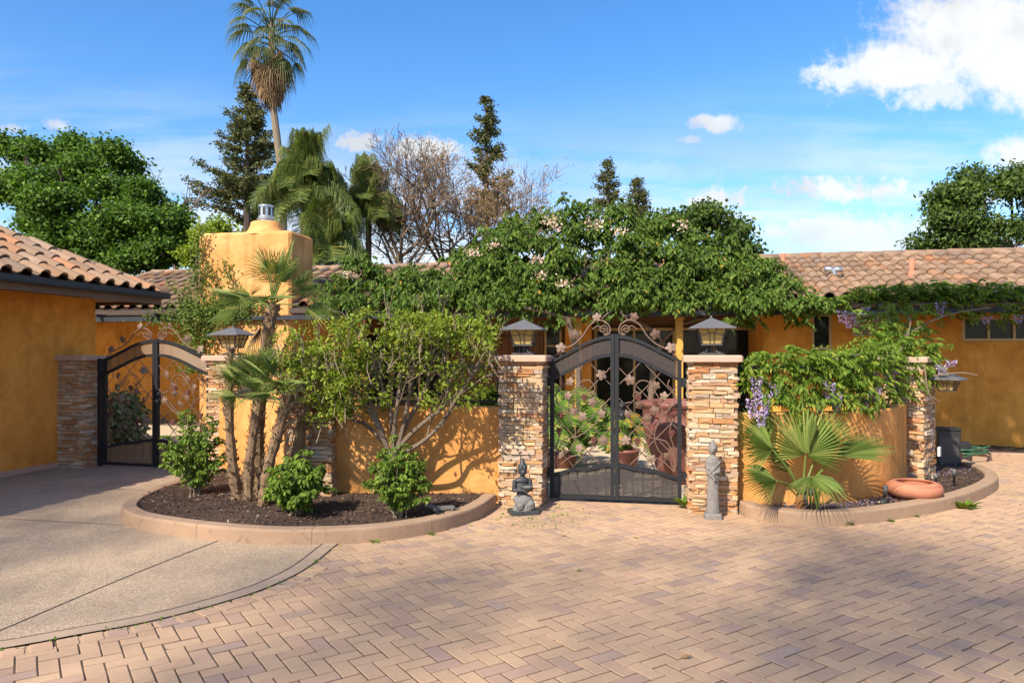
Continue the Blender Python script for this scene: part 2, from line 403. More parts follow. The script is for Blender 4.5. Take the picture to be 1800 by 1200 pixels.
def leafmat(name, stops, rough=0.55, trans=0.35, spec=0.2):
    m, t, b, o = new_mat(name)
    rnd = t.n('ShaderNodeNewGeometry').outputs['Random Per Island']
    p = geopos(t)
    c = t.ramp(rnd, stops)
    n = t.noise(1.7, 3, 0.5, p)
    k = t.math('ADD', 0.72, t.math('MULTIPLY', n, 0.56)); cc = t.n('ShaderNodeCombineColor')
    for i in range(3): t.put(cc, i, k)
    c = t.mix(1.0, c, cc.outputs[0], 'MULTIPLY')
    t.put(b, 'Base Color', c); b.inputs['Roughness'].default_value = rough; b.inputs['Specular IOR Level'].default_value = spec
    tr = t.n('ShaderNodeBsdfTranslucent')
    tcol = t.mix(1.0, c, (1.25, 1.35, 0.55), 'MULTIPLY'); t.put(tr, 'Color', tcol)
    mx = t.n('ShaderNodeMixShader'); mx.inputs[0].default_value = trans
    t.t.links.new(b.outputs[0], mx.inputs[1]); t.t.links.new(tr.outputs[0], mx.inputs[2]); t.t.links.new(mx.outputs[0], o.inputs[0])
    return m
L_ROSE = leafmat('climbing_rose_leaf', [(0, (0.055, 0.098, 0.018)), (0.45, (0.088, 0.148, 0.025)), (0.8, (0.125, 0.20, 0.034)), (0.975, (0.19, 0.26, 0.05)), (1, (0.42, 0.22, 0.03))])
L_TREE = leafmat('deciduous_leaf', [(0, (0.045, 0.095, 0.016)), (0.5, (0.075, 0.145, 0.023)), (0.9, (0.14, 0.24, 0.036)), (1, (0.20, 0.31, 0.045))])
L_CON = leafmat('conifer_needles', [(0, (0.055, 0.078, 0.03)), (0.6, (0.105, 0.118, 0.042)), (1, (0.19, 0.16, 0.06))], 0.7, 0.15)
L_LOQ = leafmat('broad_evergreen_leaf', [(0, (0.05, 0.085, 0.02)), (0.6, (0.085, 0.135, 0.03)), (1, (0.15, 0.21, 0.045))])
L_SHR = leafmat('fresh_shrub_leaf', [(0, (0.13, 0.185, 0.02)), (0.5, (0.20, 0.265, 0.03)), (0.9, (0.27, 0.33, 0.04)), (1, (0.36, 0.32, 0.05))])
L_BUSH = leafmat('rose_bush_leaf', [(0, (0.08, 0.135, 0.02)), (0.5, (0.135, 0.21, 0.028)), (1, (0.22, 0.31, 0.045))])
L_WIST = leafmat('wisteria_leaf', [(0, (0.08, 0.145, 0.02)), (0.5, (0.14, 0.225, 0.03)), (0.9, (0.22, 0.30, 0.042)), (1, (0.38, 0.37, 0.06))], 0.5, 0.45)
L_IVY = leafmat('creeper_leaf', [(0, (0.06, 0.105, 0.018)), (0.6, (0.11, 0.165, 0.026)), (1, (0.20, 0.23, 0.04))])
L_FAN = leafmat('fan_palm_leaf', [(0, (0.105, 0.165, 0.035)), (0.6, (0.175, 0.245, 0.055)), (1, (0.28, 0.34, 0.10))], 0.45, 0.3)
L_CHAM = leafmat('palm_clump_leaf', [(0, (0.09, 0.14, 0.03)), (0.6, (0.16, 0.22, 0.05)), (0.92, (0.26, 0.29, 0.08)), (1, (0.42, 0.34, 0.13))], 0.5, 0.25)
L_WASH = leafmat('tall_palm_leaf', [(0, (0.06, 0.085, 0.03)), (0.6, (0.10, 0.125, 0.045)), (1, (0.17, 0.17, 0.07))], 0.6, 0.2)
L_DEAD = leafmat('dead_palm_leaf', [(0, (0.20, 0.125, 0.07)), (0.6, (0.28, 0.18, 0.10)), (1, (0.36, 0.25, 0.14))], 0.8, 0.15)
L_QUEEN = leafmat('feather_palm_leaf', [(0, (0.07, 0.105, 0.025)), (0.6, (0.12, 0.16, 0.038)), (0.93, (0.19, 0.21, 0.05)), (1, (0.34, 0.25, 0.07))], 0.5, 0.3)
L_DRY = leafmat('dry_brown_leaf', [(0, (0.22, 0.12, 0.05)), (0.6, (0.33, 0.19, 0.085)), (1, (0.42, 0.27, 0.13))], 0.8, 0.2)
L_MON = leafmat('monstera_leaf', [(0, (0.05, 0.10, 0.02)), (0.5, (0.085, 0.16, 0.025)), (0.85, (0.15, 0.23, 0.035)), (1, (0.32, 0.30, 0.06))], 0.4, 0.35)
L_VAR = leafmat('variegated_leaf', [(0, (0.08, 0.15, 0.05)), (0.5, (0.20, 0.27, 0.12)), (1, (0.50, 0.50, 0.34))], 0.5, 0.3)
L_ORG = leafmat('orange_leaf', [(0, (0.10, 0.17, 0.03)), (0.55, (0.16, 0.24, 0.035)), (0.8, (0.42, 0.19, 0.03)), (1, (0.46, 0.28, 0.04))], 0.5, 0.3)
L_YEL = leafmat('yellow_green_leaf', [(0, (0.13, 0.20, 0.02)), (0.6, (0.22, 0.29, 0.03)), (1, (0.30, 0.36, 0.05))])
PETAL = leafmat('pale_pink_petal', [(0, (0.60, 0.36, 0.30)), (0.6, (0.74, 0.54, 0.46)), (1, (0.80, 0.68, 0.60))], 0.6, 0.3)
MAUVE = leafmat('mauve_petal', [(0, (0.24, 0.16, 0.40)), (0.5, (0.42, 0.31, 0.58)), (1, (0.66, 0.58, 0.72))], 0.6, 0.3)
GRASS = leafmat('weed_leaf', [(0, (0.09, 0.17, 0.02)), (0.6, (0.16, 0.27, 0.03)), (1, (0.28, 0.30, 0.05))])

def glassmat(name, col=(0.015, 0.018, 0.016)):
    m, t, b, o = new_mat(name)
    n = t.noise(14, 3, 0.6, geopos(t))
    t.put(b, 'Base Color', t.mix(n, tuple(c * .5 for c in col), tuple(c * 1.6 for c in col)))
    b.inputs['Roughness'].default_value = 0.06; b.inputs['Specular IOR Level'].default_value = 0.18
    bump(t, b, t.noise(5, 2, 0.5, geopos(t)), 0.05, 0.02)
    return m
GLASS = glassmat('dark_window_glass')
AMBER, t_, b_, o_ = new_mat('amber_lamp_glass')
n_ = t_.noise(28, 4, 0.6, geopos(t_), 1.5)
t_.put(b_, 'Base Color', t_.mix(n_, (0.80, 0.52, 0.13), (0.90, 0.74, 0.36))); b_.inputs['Roughness'].default_value = 0.3
tr_ = t_.n('ShaderNodeBsdfTranslucent'); tr_.inputs[0].default_value = (0.85, 0.62, 0.22, 1)
mx_ = t_.n('ShaderNodeMixShader'); mx_.inputs[0].default_value = 0.5
t_.t.links.new(b_.outputs[0], mx_.inputs[1]); t_.t.links.new(tr_.outputs[0], mx_.inputs[2]); t_.t.links.new(mx_.outputs[0], o_.inputs[0])

AGG, t_, b_, o_ = new_mat('exposed_aggregate')
p_ = geopos(t_)
vor = t_.n('ShaderNodeTexVoronoi'); vor.inputs['Scale'].default_value = 120; t_.t.links.new(p_, vor.inputs['Vector'])
vs = t_.n('ShaderNodeSeparateColor'); t_.t.links.new(vor.outputs['Color'], vs.inputs[0])
c_ = t_.ramp(vs.outputs[0], [(0, (0.27, 0.187, 0.12)), (0.4, (0.375, 0.268, 0.175)), (0.75, (0.455, 0.335, 0.222)), (1, (0.57, 0.44, 0.31))])
st_ = t_.noise(0.9, 6, 0.65, p_, 0.8)
c_ = t_.mix(t_.math('MULTIPLY', t_.smooth(st_, 0.46, 0.72), 0.5), c_, (0.19, 0.142, 0.10))
st2_ = t_.noise(2.6, 5, 0.6, p_, 0.5)
c_ = t_.mix(t_.math('MULTIPLY', t_.smooth(st2_, 0.52, 0.74), 0.4), c_, (0.30, 0.20, 0.135))
t_.put(b_, 'Base Color', c_); b_.inputs['Roughness'].default_value = 0.85
bump(t_, b_, vor.outputs['Distance'], 0.5, 0.01)

SOIL, t_, b_, o_ = new_mat('dark_mulch_soil')
p_ = geopos(t_)
n1 = t_.noise(5, 6, 0.7, p_); n2 = t_.noise(45, 5, 0.7, p_)
c_ = t_.mix(n2, (0.022, 0.013, 0.009), (0.105, 0.06, 0.04)); c_ = t_.mix(t_.math('MULTIPLY', t_.smooth(n1, 0.45, 0.7), 0.6), c_, (0.12, 0.072, 0.048))
t_.put(b_, 'Base Color', c_); b_.inputs['Roughness'].default_value = 0.95
bump(t_, b_, t_.math('ADD', n2, t_.noise(160, 3, 0.6, p_)), 0.9, 0.02)
CHIP = piece('mulch_chip', [(0, (0.05, 0.028, 0.018)), (0.6, (0.11, 0.065, 0.04)), (0.93, (0.16, 0.10, 0.065)), (1, (0.36, 0.29, 0.21))], 'island', 40, 0.9, 0.2)

# ------------------------------------------------------------------ ground
rng = np.random.default_rng(7); rnd = random.Random(7)
def sheet(name, poly, z, mat, parent=None):
    me = bpy.data.meshes.new(name); me.from_pydata([(x, y, z) for x, y in poly], [], [tuple(range(len(poly)))])
    me.materials.append(mat); me.update()
    if me.polygons[0].normal.z < 0: me.flip_normals()
    return O(name, me, parent)
def inside(x, y, poly):
    c = False; n = len(poly); j = n - 1
    for i in range(n):
        xi, yi = poly[i]; xj, yj = poly[j]
        if (yi > y) != (yj > y) and x < (xj - xi) * (y - yi) / (yj - yi) + xi: c = not c
        j = i
    return c
struct(sheet('ground', [(-400, -60), (400, -60), (400, 700), (-400, 700)], -0.12, EARTH))

curbL = [(-4.02, 9.95), (-4.11, 9.08), (-4.15, 8.42), (-4.10, 7.87), (-3.97, 7.45), (-3.84, 7.24), (-3.64, 7.02), (-3.35, 6.83), (-2.99, 6.65), (-2.6, 6.5), (-2.17, 6.39), (-1.81, 6.37), (-1.47, 6.41), (-1.10, 6.53), (-.74, 6.79), (-.48, 7.12), (-.30, 7.49), (-.17, 8.02)]
curbR = [(2.36, 7.66), (2.40, 7.42), (2.565, 7.24), (2.81, 7.11), (3.05, 7.07), (3.42, 7.16), (3.92, 7.39), (4.53, 7.74), (5.10, 8.16), (5.67, 8.69), (6.11, 9.21), (6.42, 9.85), (6.58, 10.5), (6.68, 11.05)]
curbH = [(6.50, 11.62), (7.2, 11.46), (9.0, 11.09), (12.0, 10.48)]
def off(path, d):
    out = []; n = len(path)
    for i in range(n):
        a = path[max(i - 1, 0)]; b = path[min(i + 1, n - 1)]
        t = Vector((b[0] - a[0], b[1] - a[1])).normalized()
        out.append((path[i][0] - t.y * d, path[i][1] + t.x * d))
    return out
def sm2(path, sub=5): return [(p.x, p.y) for p in smoothpath([(x, y, 0) for x, y in path], sub)]
curbL, curbR = sm2(curbL), sm2(curbR)
bedL = off(curbL, 0.10) + [(-.1, 8.35), (-2.2, 8.35), (-4.0, 10.3)]
bedR = off(curbR, 0.10) + [(6.6, 11.7), (7.0, 12.6), (5.2, 12.8), (5.4, 9.5), (4.9, 9.4), (4.5, 8.85), (4.03, 8.25), (3.4, 7.95), (2.4, 7.85)]

bandIn = [(-1.60, 6.60), (-1.65, 6.36), (-1.71, 5.69), (-1.85, 5.24), (-2.07, 4.90), (-2.33, 4.62), (-2.61, 4.43), (-2.94, 4.21), (-3.6, 3.86), (-4.8, 3.35)]
bandIn = sm2(bandIn, 5)
bandOut = off(bandIn, 0.125)
# paved drive: sand bed with every brick laid on it
drive = struct(sheet('paved_driveway', [(-7, 0.5), (13, 0.5), (13, 10.6), (6.9, 11.7), (6.0, 9.3), (2.3, 8.3), (0.2, 8.6), (-.2, 8.6), (-5, 6.5), (-7, 4)], -0.0045, SAND))
U = 0.0998; TH = 0.59
ca_, sa_ = math.cos(TH), math.sin(TH)
ox, oy = 0.0457 * EYE, 2.2963 * EYE
def lat(a, b): return ox + U * (a * ca_ + b * sa_), oy + U * (a * sa_ - b * ca_)
def paver_mesh(name, L_, W_, mat):
    mb = MB(); mb.cbox(-L_ / 2, L_ / 2, -W_ / 2, W_ / 2, -0.05, 0, 0.002); mb.f.pop(); return mb.mesh(name, mat)
pav_near = [paver_mesh('paver', 2 * U - 0.0085 - k * 0.0015, U - 0.0085 - k * 0.001, PAVE_O) for k in range(3)]
curbLpoly = curbL + [(-.1, 8.9), (-4.0, 10.5)]; curbRpoly = curbR + [(7, 13), (2.3, 9)]
concpoly = bandIn + [(-9, 3), (-9, 12), (-4.1, 10.4)] + off(curbL, -0.0)[:60]
pavs = []
for i in range(-80, 90):
    for j in range(-60, 60):
        for kind, (a0, b0) in ((0, (0, 0)), (1, (2, -1))):
            a = a0 + i + 2 * j; b = b0 + i - 2 * j
            x, y = lat(a + 1, b + 0.5) if kind == 0 else lat(a + 0.5, b + 1)
            if y < 2.6 or x > 0.74 * y + 1.9 or x < -0.74 * y - 1.2: continue
            n_ = x * SN + y * CS
            if n_ > 8.42 and x < 2.4: continue
            if x > 2.3 and n_ > 12.85: continue
            if x < -1.3 and (y - 4.2) > 0 and x < -1.62 - max(0, (6.3 - y)) * 0.42: continue
            if x < 6.9 and inside(x, y, off(curbR, 0.12) + [(7, 13), (2.3, 9)]): continue
            if inside(x, y, off(curbL, 0.12) + [(-.1, 8.9), (-4.0, 10.5)]): continue
            pavs.append((y + (0 if y > 3.55 and abs(x) < .71 * y else 50), x, kind, y))
pavs.sort()
for k, (_, x, kind, y) in enumerate(pavs[:270]):
    an = (TH if kind == 0 else TH - PI / 2) + rnd.gauss(0, 0.006)
    o = O('paver', pav_near[k % 3], drive, (x, y, rnd.gauss(0, 0.0012)), an)
    o.rotation_euler = (rnd.gauss(0, 0.006), rnd.gauss(0, 0.006), an)
far = MB()
for (_, x, kind, y) in pavs[270:]:
    an = (TH if kind == 0 else TH - PI / 2) + rnd.gauss(0, 0.006)
    M = Matrix.Translation((x, y, rnd.gauss(0, 0.0012))) @ Matrix.Rotation(an, 4, 'Z') @ Matrix.Rotation(rnd.gauss(0, .006), 4, 'X')
    far.cbox(-U + .0045, U - .0045, -U / 2 + .0045, U / 2 - .0045, -0.05, 0, 0.002, M)
stuff(far.build('distant_paver', PAVE_I, drive))
# soldier course along the band
bo = off(bandIn, 0.135); acc = 0; last = None; cnt = 0
for i in range(len(bo) - 1):
    p, q = Vector(bo[i]), Vector(bo[i + 1]); d = (q - p).length; tt = (q - p).normalized(); s = 0
    while acc + (d - s) >= 0.128 or last is None:
        adv = 0 if last is None else 0.128 - acc
        s += adv; acc = 0; pt = p + tt * s; last = pt
        if pt.y > 3.3 and pt.y < 5.75:
            nx = Vector((-tt.y, tt.x))
            c = pt + nx * 0.068
            o = O('paver', pav_near[cnt % 3], drive, (c.x, c.y, 0.005), math.atan2(nx.y, nx.x) + rnd.gauss(0, .02), (0.68 + rnd.uniform(0, .06), 1.2, 1)); cnt += 1
    acc += d - s

conc = struct(sheet('concrete_driveway', bandIn[:] + [(-9, 1.5), (-12, 6), (-12, 11.0), (-6.9, 11.2), (-4.1, 10.9)] + curbL[:60][:1] + [(x + .03, y) for x, y in off(curbL, 0.05)[1:55]], 0.006, AGG))
mb = MB()
for i in range(len(bandIn) - 1):
    a, b, c, d = bandIn[i], bandIn[i + 1], bandOut[i + 1], bandOut[i]
    mb.quad((*a, .011), (*d, .011), (*c, .011), (*b, .011))
struct(mb.build('concrete_edging_strip', BAND))
JOINT = simple('joint_dark', (0.055, 0.04, 0.03), 0.95)  # even dark colour of the joint lines
def strip(name, pts, w_, z, mat, parent):
    mb = MB(); A = off(pts, w_ / 2); B = off(pts, -w_ / 2)
    for i in range(len(pts) - 1): mb.quad((*A[i], z), (*B[i], z), (*B[i + 1], z), (*A[i + 1], z))
    o = mb.build(name, mat, parent)
    if o.data.polygons[0].normal.z < 0: o.data.flip_normals()
    return o
strip('control_joint', sm2([(-2.58, 6.6), (-2.61, 6.47), (-2.78, 5.8), (-2.91, 5.2), (-3.06, 4.38), (-3.2, 3.8)]), 0.013, 0.0085, JOINT, conc)
strip('control_joint', [(-9, 9.6), (-6.63, 9.5), (-4.7, 8.98), (-4.1, 8.8)], 0.014, 0.0085, simple('joint_sealant', (0.22, 0.12, 0.08), 0.9), conc)
strip('control_joint', [(-7.4, 7.45), (-5.2, 7.40), (-3.75, 7.1)], 0.010, 0.0085, JOINT, conc)
strip('edge_joint', bandIn, 0.010, 0.0135, JOINT, conc)
struct(sheet('courtyard_paving', [uv(-12.0, 10.9), uv(-5.3, 8.6), uv(-2.2, 8.31), uv(9.0, 8.30), uv(9.0, 16.6), uv(-16.0, 16.6), uv(-16.0, 10.9)], -0.006, COURT))

# kerbs round the beds
def kerb(name, label, path, cuts, h=0.135, w_=0.15):
    base = path[len(path) // 2]
    t = T(name, label, 'kerb', (base[0], base[1], 0))
    n = len(path); cuts = [0] + cuts + [n - 1]
    A = path; B = off(path, w_)
    for k in range(len(cuts) - 1):
        mb = MB(); ids = list(range(cuts[k], cuts[k + 1] + 1))
        P = []
        for q, i in enumerate(ids):
            a = Vector((*A[i], 0)); b = Vector((*B[i], 0)); sgn = 0
            if q == 0 and k > 0: tdir = (Vector((*A[i + 1], 0)) - a).normalized(); a += tdir * .004; b += tdir * .004
            x = (b - a).normalized()
            P.append([a + Vector((0, 0, -.04)), a + x * .004 + Vector((0, 0, h - .022)), a + x * .010 + Vector((0, 0, h - .007)), a + x * .024 + Vector((0, 0, h)), b - x * .012 + Vector((0, 0, h)), b + Vector((0, 0, h - .012)), b + Vector((0, 0, -.04))])
        m = len(P[0]); i0 = len(mb.v)
        for r in P: mb.v += [tuple(p) for p in r]
        for i in range(len(P) - 1):
            for j in range(m - 1):
                mb.f.append((i0 + i * m + j, i0 + (i + 1) * m + j, i0 + (i + 1) * m + j + 1, i0 + i * m + j + 1))
        mb.f.append(tuple(i0 + j for j in range(m))); mb.f.append(tuple(i0 + (len(P) - 1) * m + m - 1 - j for j in range(m)))
        mb.build('kerb_section', CURB, t, smooth=False, world=True)
    return t
kerb('garden_kerb', 'curved tan concrete kerb round the left bed with palms and shrub tree', curbL, [22, 42, 56, 70])
kerb('garden_kerb', 'curved tan concrete kerb round the right bed with fan palm and clay bowl', curbR, [24, 40])
kerb('garden_kerb', 'straight low kerb along the orange house wall at far right', sm2(curbH, 3), [5], 0.13, 0.14)

def soil(name, poly, zf, step=0.055):
    xs = [p[0] for p in poly]; ys = [p[1] for p in poly]
    x0, y0 = min(xs), min(ys); nx = int((max(xs) - x0) / step) + 2; ny = int((max(ys) - y0) / step) + 2
    idx = {}; V = []; F = []
    def vid(i, j):
        if (i, j) not in idx:
            x, y = x0 + i * step, y0 + j * step
            z = zf(x, y) + 0.014 * math.sin(x * 5.1 + 2 * math.sin(y * 3.7)) * math.cos(y * 6.3) + rnd.uniform(-.007, .007)
            idx[(i, j)] = len(V); V.append((x + rnd.uniform(-.012, .012), y + rnd.uniform(-.012, .012), z))
        return idx[(i, j)]
    for i in range(nx):
        for j in range(ny):
            if inside(x0 + (i + .5) * step, y0 + (j + .5) * step, poly): F.append((vid(i, j), vid(i + 1, j), vid(i + 1, j + 1), vid(i, j + 1)))
    return O(name, np_mesh(name, V, F, SOIL, True))
zL = lambda x, y: 0.088 + 0.03 * math.exp(-((x + 2.9) ** 2 + (y - 7.8) ** 2) / .5) + 0.02 * max(0, min(1, (y - 7) / 1.2))
zR = lambda x, y: 0.085
sL = struct(soil('garden_soil', bedL, zL)); sR = struct(soil('garden_soil', bedR, zR))
sH = struct(soil('garden_soil', [(6.4, 11.75), (12, 10.58), (12.2, 11.7), (6.5, 12.9)], lambda x, y: 0.10))
def chips(name, label, poly, zf, n, mat, s0, s1, parent=None):
    xs = [p[0] for p in poly]; ys = [p[1] for p in poly]; P = []
    while len(P) < n:
        x, y = rnd.uniform(min(xs), max(xs)), rnd.uniform(min(ys), max(ys))
        if inside(x, y, poly): P.append((x, y, zf(x, y) + 0.014 + rnd.uniform(0, .006)))
    P = np.array(P); D = rdirs(rng, n) * (1, 1, .35); N = rdirs(rng, n) * .5 + (0, 0, 1)
    L = rng.uniform(s0, s1, n)
    V, F = leaves(P, D, N, L, L * .3, 0.3)
    o = O(name, np_mesh(name, V, F, mat), parent)
    return stuff(o, label)
def cat(o, c): o['category'] = c; return o
cat(chips('bark_mulch', 'dark brown bark mulch covering the left garden bed', bedL, zL, 5200, CHIP, .012, .04), 'mulch')
cat(chips('bark_mulch', 'dark mulch in the right bed beneath fan palm', bedR, zR, 3500, CHIP, .012, .04), 'mulch')
petR = [(2.5, 7.35), (3.0, 7.25), (4.4, 7.95), (4.3, 8.2), (3.6, 7.75), (2.5, 7.7)]
cat(chips('fallen_petals', 'fallen pale mauve wisteria petals on soil along curved wall', petR, zR, 900, MAUVE, .008, .02), 'petals')
cat(chips('fallen_petals', 'fallen pale petals on dark soil behind the end pillar', [(5.3, 9.3), (6.2, 9.8), (6.4, 11.0), (5.6, 11.4)], zR, 500, MAUVE, .010, .026), 'petals')

# ------------------------------------------------------------------ house (local frame: x along the front, y back, z up)
N0 = 13.5
hx, hy = uv(0, N0)
house = T('house', 'long ochre stucco house with clay tile roof, chimney and porch behind the courtyard', 'house', (hx, hy, 0), -ROT)
def hb(*args, mat=STUCCO, name='wall', parent=house):
    mb = MB()
    for a in args: mb.box(*a)
    return mb.build(name, mat, parent)
WN = 14.0 - N0; PNN = 16.5; PN = PNN - N0
uP0, uP1 = upx(560, 14.0), upx(1343, 14.0)
UL, UR = -17.0, 12.0
# right wing wall with openings left for the windows
wa0, wa1 = upx(1427, 14.0), upx(1462, 14.0); wb0 = upx(1692, 14.0); wb1 = wb0 + 1.62
def dz(px, py, n=14.0):
    u = upx(px, n); x, y = uv(u, n); return EYE + (HOR - py) / FPX * y
za1, zb0, zb1 = dz(1445, 553), dz(1740, 599), dz(1740, 558)
za0 = 1.15
hb((uP1, wa0, WN, WN + .2, 0, 2.6), (wa1, wb0, WN, WN + .2, 0, 2.6), (wb1, UR, WN, WN + .2, 0, 2.6),
   (wa0, wa1, WN, WN + .2, 0, za0), (wa0, wa1, WN, WN + .2, za1, 2.6), (wb0, wb1, WN, WN + .2, 0, zb0), (wb0, wb1, WN, WN + .2, zb1, 2.6),
   (uP1, uP1 + .2, WN + .2, PN, 0, 2.6), mat=STUCCO_D)
hb((UL, uP0 - .001, PN, PN + .2, 0, 2.6), mat=STUCCO_D)
hb((uP0, uP1, PN, PN + .2, 0, 2.6), mat=simple('shaded_porch_timber', (0.15, 0.068, 0.028), 0.7, 0, .35, 5, .2), name='porch_wall')  # dark wood brown over the whole wall also stands in for porch shade
hb((UL, UR, -0.30, PN + .2, 2.50, 2.545), mat=SOFFIT, name='porch_ceiling')
def window(x0, x1, z0, z1, cols, rows, y, parent=house, fw=0.05):
    f = MB().box(x0, x0 + fw, y - .03, y + .05, z0, z1).box(x1 - fw, x1, y - .03, y + .05, z0, z1).box(x0 + fw, x1 - fw, y - .03, y + .05, z0, z0 + fw).box(x0 + fw, x1 - fw, y - .03, y + .05, z1 - fw, z1)
    cw = (x1 - x0 - fw) / cols; rh = (z1 - z0 - fw) / rows
    for i in range(1, cols): f.box(x0 + i * cw + .005, x0 + i * cw + fw - .005, y - .02, y + .045, z0 + fw, z1 - fw)
    for j in range(1, rows):
        for i in range(cols): f.box(x0 + i * cw + fw, x0 + (i + 1) * cw, y - .018, y + .045, z0 + j * rh + .005, z0 + j * rh + fw - .005)
    w_ = f.build('window', CREAM, parent)
    for i in range(cols):
        for j in range(rows):
            MB().box(x0 + i * cw + fw - .004, x0 + (i + 1) * cw + .004, y + .012, y + .02, z0 + j * rh + fw - .004, z0 + (j + 1) * rh + .004).build('pane', GLASS, w_)
    return w_
window(wa0 - .01, wa1 + .01, za0, za1 + .02, 1, 2, WN + .03)
window(wb0 - .01, wb1 + .01, zb0 - .01, zb1 + .01, 4, 1, WN + .03)
# porch: sidelight, plank door, dark glazed doors
def ux(px, n=PNN): return upx(px, n)
sl0, sl1 = ux(958), ux(988)
window(sl0, sl1, 0.9, dz(972, 570, PNN), 1, 3, PN - .06, fw=.045)
d0, d1 = ux(800), ux(952)
door = MB().box(d0 - .06, d0, PN - .10, PN - .002, 0, 2.18).box(d1, d1 + .06, PN - .10, PN - .002, 0, 2.18).box(d0, d1, PN - .10, PN - .002, 2.10, 2.18).build('door', WOOD, house)
npl = 11; dw = (d1 - d0) / npl
for k in range(npl):
    MB().cbox(d0 + k * dw + .004, d0 + (k + 1) * dw - .004, -.02, .03, 0.02, 2.09, .006, Matrix.Translation((0, PN - .055 + (k % 3) * .002, 0))).build('plank', WOOD, door)
for zz_ in (dz(870, 583, PNN), 0.5):
    mb = MB().box(d0 + .02, d1 - .02, PN - .095, PN - .08, zz_ - .05, zz_ + .05)
    mb.build('iron_strap', IRON, door)
    for k in range(9):
        x = d0 + .1 + k * (d1 - d0 - .2) / 8; MB().ell((x, PN - .10, zz_), .016, 6, 4).build('stud', ZINC, door)
for gx in (ux(860), ux(912)):
    mb = MB().box(gx - .09, gx + .09, PN - .10, PN - .085, dz(860, 622, PNN), dz(860, 592, PNN))
    zc = (dz(860, 622, PNN) + dz(860, 592, PNN)) / 2
    for k in range(12):
        a = 2 * PI * k / 12; mb.box(gx + .12 * math.cos(a) - .012, gx + .12 * math.cos(a) + .012, PN - .10, PN - .09, zc + .19 * math.sin(a) - .012, zc + .19 * math.sin(a) + .012)
    mb.build('speakeasy_grille', IRON, door)
window(ux(1045), ux(1330), 0.05, 2.25, 4, 1, PN - .05, fw=.06)
window(ux(640), ux(790), 0.6, 2.2, 3, 1, PN - .05, fw=.06)
hb((ux(997), ux(1042), PN - .35, PN - .002, 0, 2.5), mat=STUCCO_D, name='wall_pier')
# eave fascia and gutter
SL = (3.67 - 2.60) / (16.1 - 13.15); SA = math.atan(SL)
EY = 13.15 - N0; RY = 16.1 - N0; EZ = 2.60; RZ = 3.67
mb = MB().box(UL, UR, EY + .03, EY + .07, 2.44, 2.58); mb.build('fascia', GUTTER, house)
mb = MB().box(UL, UR, EY - .07, EY + .028, 2.46, 2.475).box(UL, UR, EY - .075, EY - .062, 2.475, 2.56).build('gutter', GUTTER, house)
roof = MB()
roof.v += [(UL, EY + .02, EZ - .02), (UR, EY + .02, EZ - .02), (UR, RY, RZ - .03), (UL, RY, RZ - .03), (UL, RY + 3.2, EZ), (UR, RY + 3.2, EZ)]
roof.f += [(0, 1, 2, 3), (3, 2, 5, 4)]
roof = roof.build('roof', simple('roof_underlay', (0.07, 0.04, 0.03), 0.9), house)
# S-profile clay tiles
TP, TE, TL = 0.29, 0.372, 0.43
def stile(name, mat, L_=TL):
    prof = []
    for k in range(7):
        a = PI * k / 6; prof.append((0.0 + 0.085 * (1 - math.cos(a)), 0.012 + 0.074 * math.sin(a)))
    prof += [(0.205, -0.002), (0.245, -0.006), (0.288, 0.012)]
    mb = MB(); n = len(prof)
    for (y, dzz) in ((0, 0.034), (L_, 0.0)):
        for (x, z) in prof: mb.v.append((x, y, z + dzz))
    for (x, z) in prof: mb.v.append((x, 0.003, z + 0.034 - 0.026))
    for k in range(n - 1):
        mb.f.append((k, k + 1, n + k + 1, n + k)); mb.f.append((2 * n + k, 2 * n + k + 1, k + 1, k))
    for k in range(n - 1): pass
    me = mb.mesh(name, mat); return me
tile_o = stile('roof_tile', TILE_O); tile_src = MB()
tmp = stile('roof_tile_src', TILE_I); TV = [v.co.copy() for v in tmp.vertices]; TF = [tuple(p.vertices) for p in tmp.polygons]
def lay_tiles(roof, M0, ncol, nrow, vis, keep=None, limit=300, pitch=TP, exp=TE):
    """M0 maps (across, upslope, normal) to the roof's frame; vis(col,row) ranks what shows"""
    spots = [(c, r) for c in range(ncol) for r in range(nrow) if keep is None or keep(c, r)]
    spots.sort(key=lambda s: vis(*s)); rest = MB(); k = 0
    for (c, r) in spots:
        M = M0 @ Matrix.Translation((c * pitch + rnd.gauss(0, .003), r * exp + rnd.gauss(0, .006), 0.01 + rnd.gauss(0, .002))) @ Matrix.Rotation(rnd.gauss(0, .012), 4, 'Z') @ Matrix.Rotation(rnd.gauss(0, .006), 4, 'Y')
        if k < limit and vis(c, r) < 1e5:
            o = O('roof_tile', tile_o, roof); o.matrix_local = M; k += 1
        else:
            i0 = len(rest.v); rest.v += [tuple(M @ v) for v in TV]; rest.f += [tuple(i0 + q for q in f) for f in TF]
    if rest.v: stuff(rest.build('more_roof_tiles', TILE_I, roof))
uT0 = -12.4; ncol = int((UR - uT0) / TP); nrow = 8
def tvis(c, r):
    u = uT0 + c * TP
    n = 13.2 + r * TE * math.cos(SA); x, y = uv(u, n); px = 900 + x / y * FPX
    if 1340 < px < 1830: return 0 + r * .01 if not (px < 1450 and r < 3) else 1e6
    if 540 < px < 820 and r > 2: return 2
    if 225 < px < 350: return 1
    return 1e6
M0 = Matrix.Translation((uT0, EY, EZ)) @ Matrix.Rotation(SA, 4, 'X')
lay_tiles(roof, M0, ncol, nrow, tvis)
ridge = MB().lathe([(.095, 0), (.10, .01), (.085, .45), (.08, .45)], 10).mesh('ridge_tile', TILE_O, True)
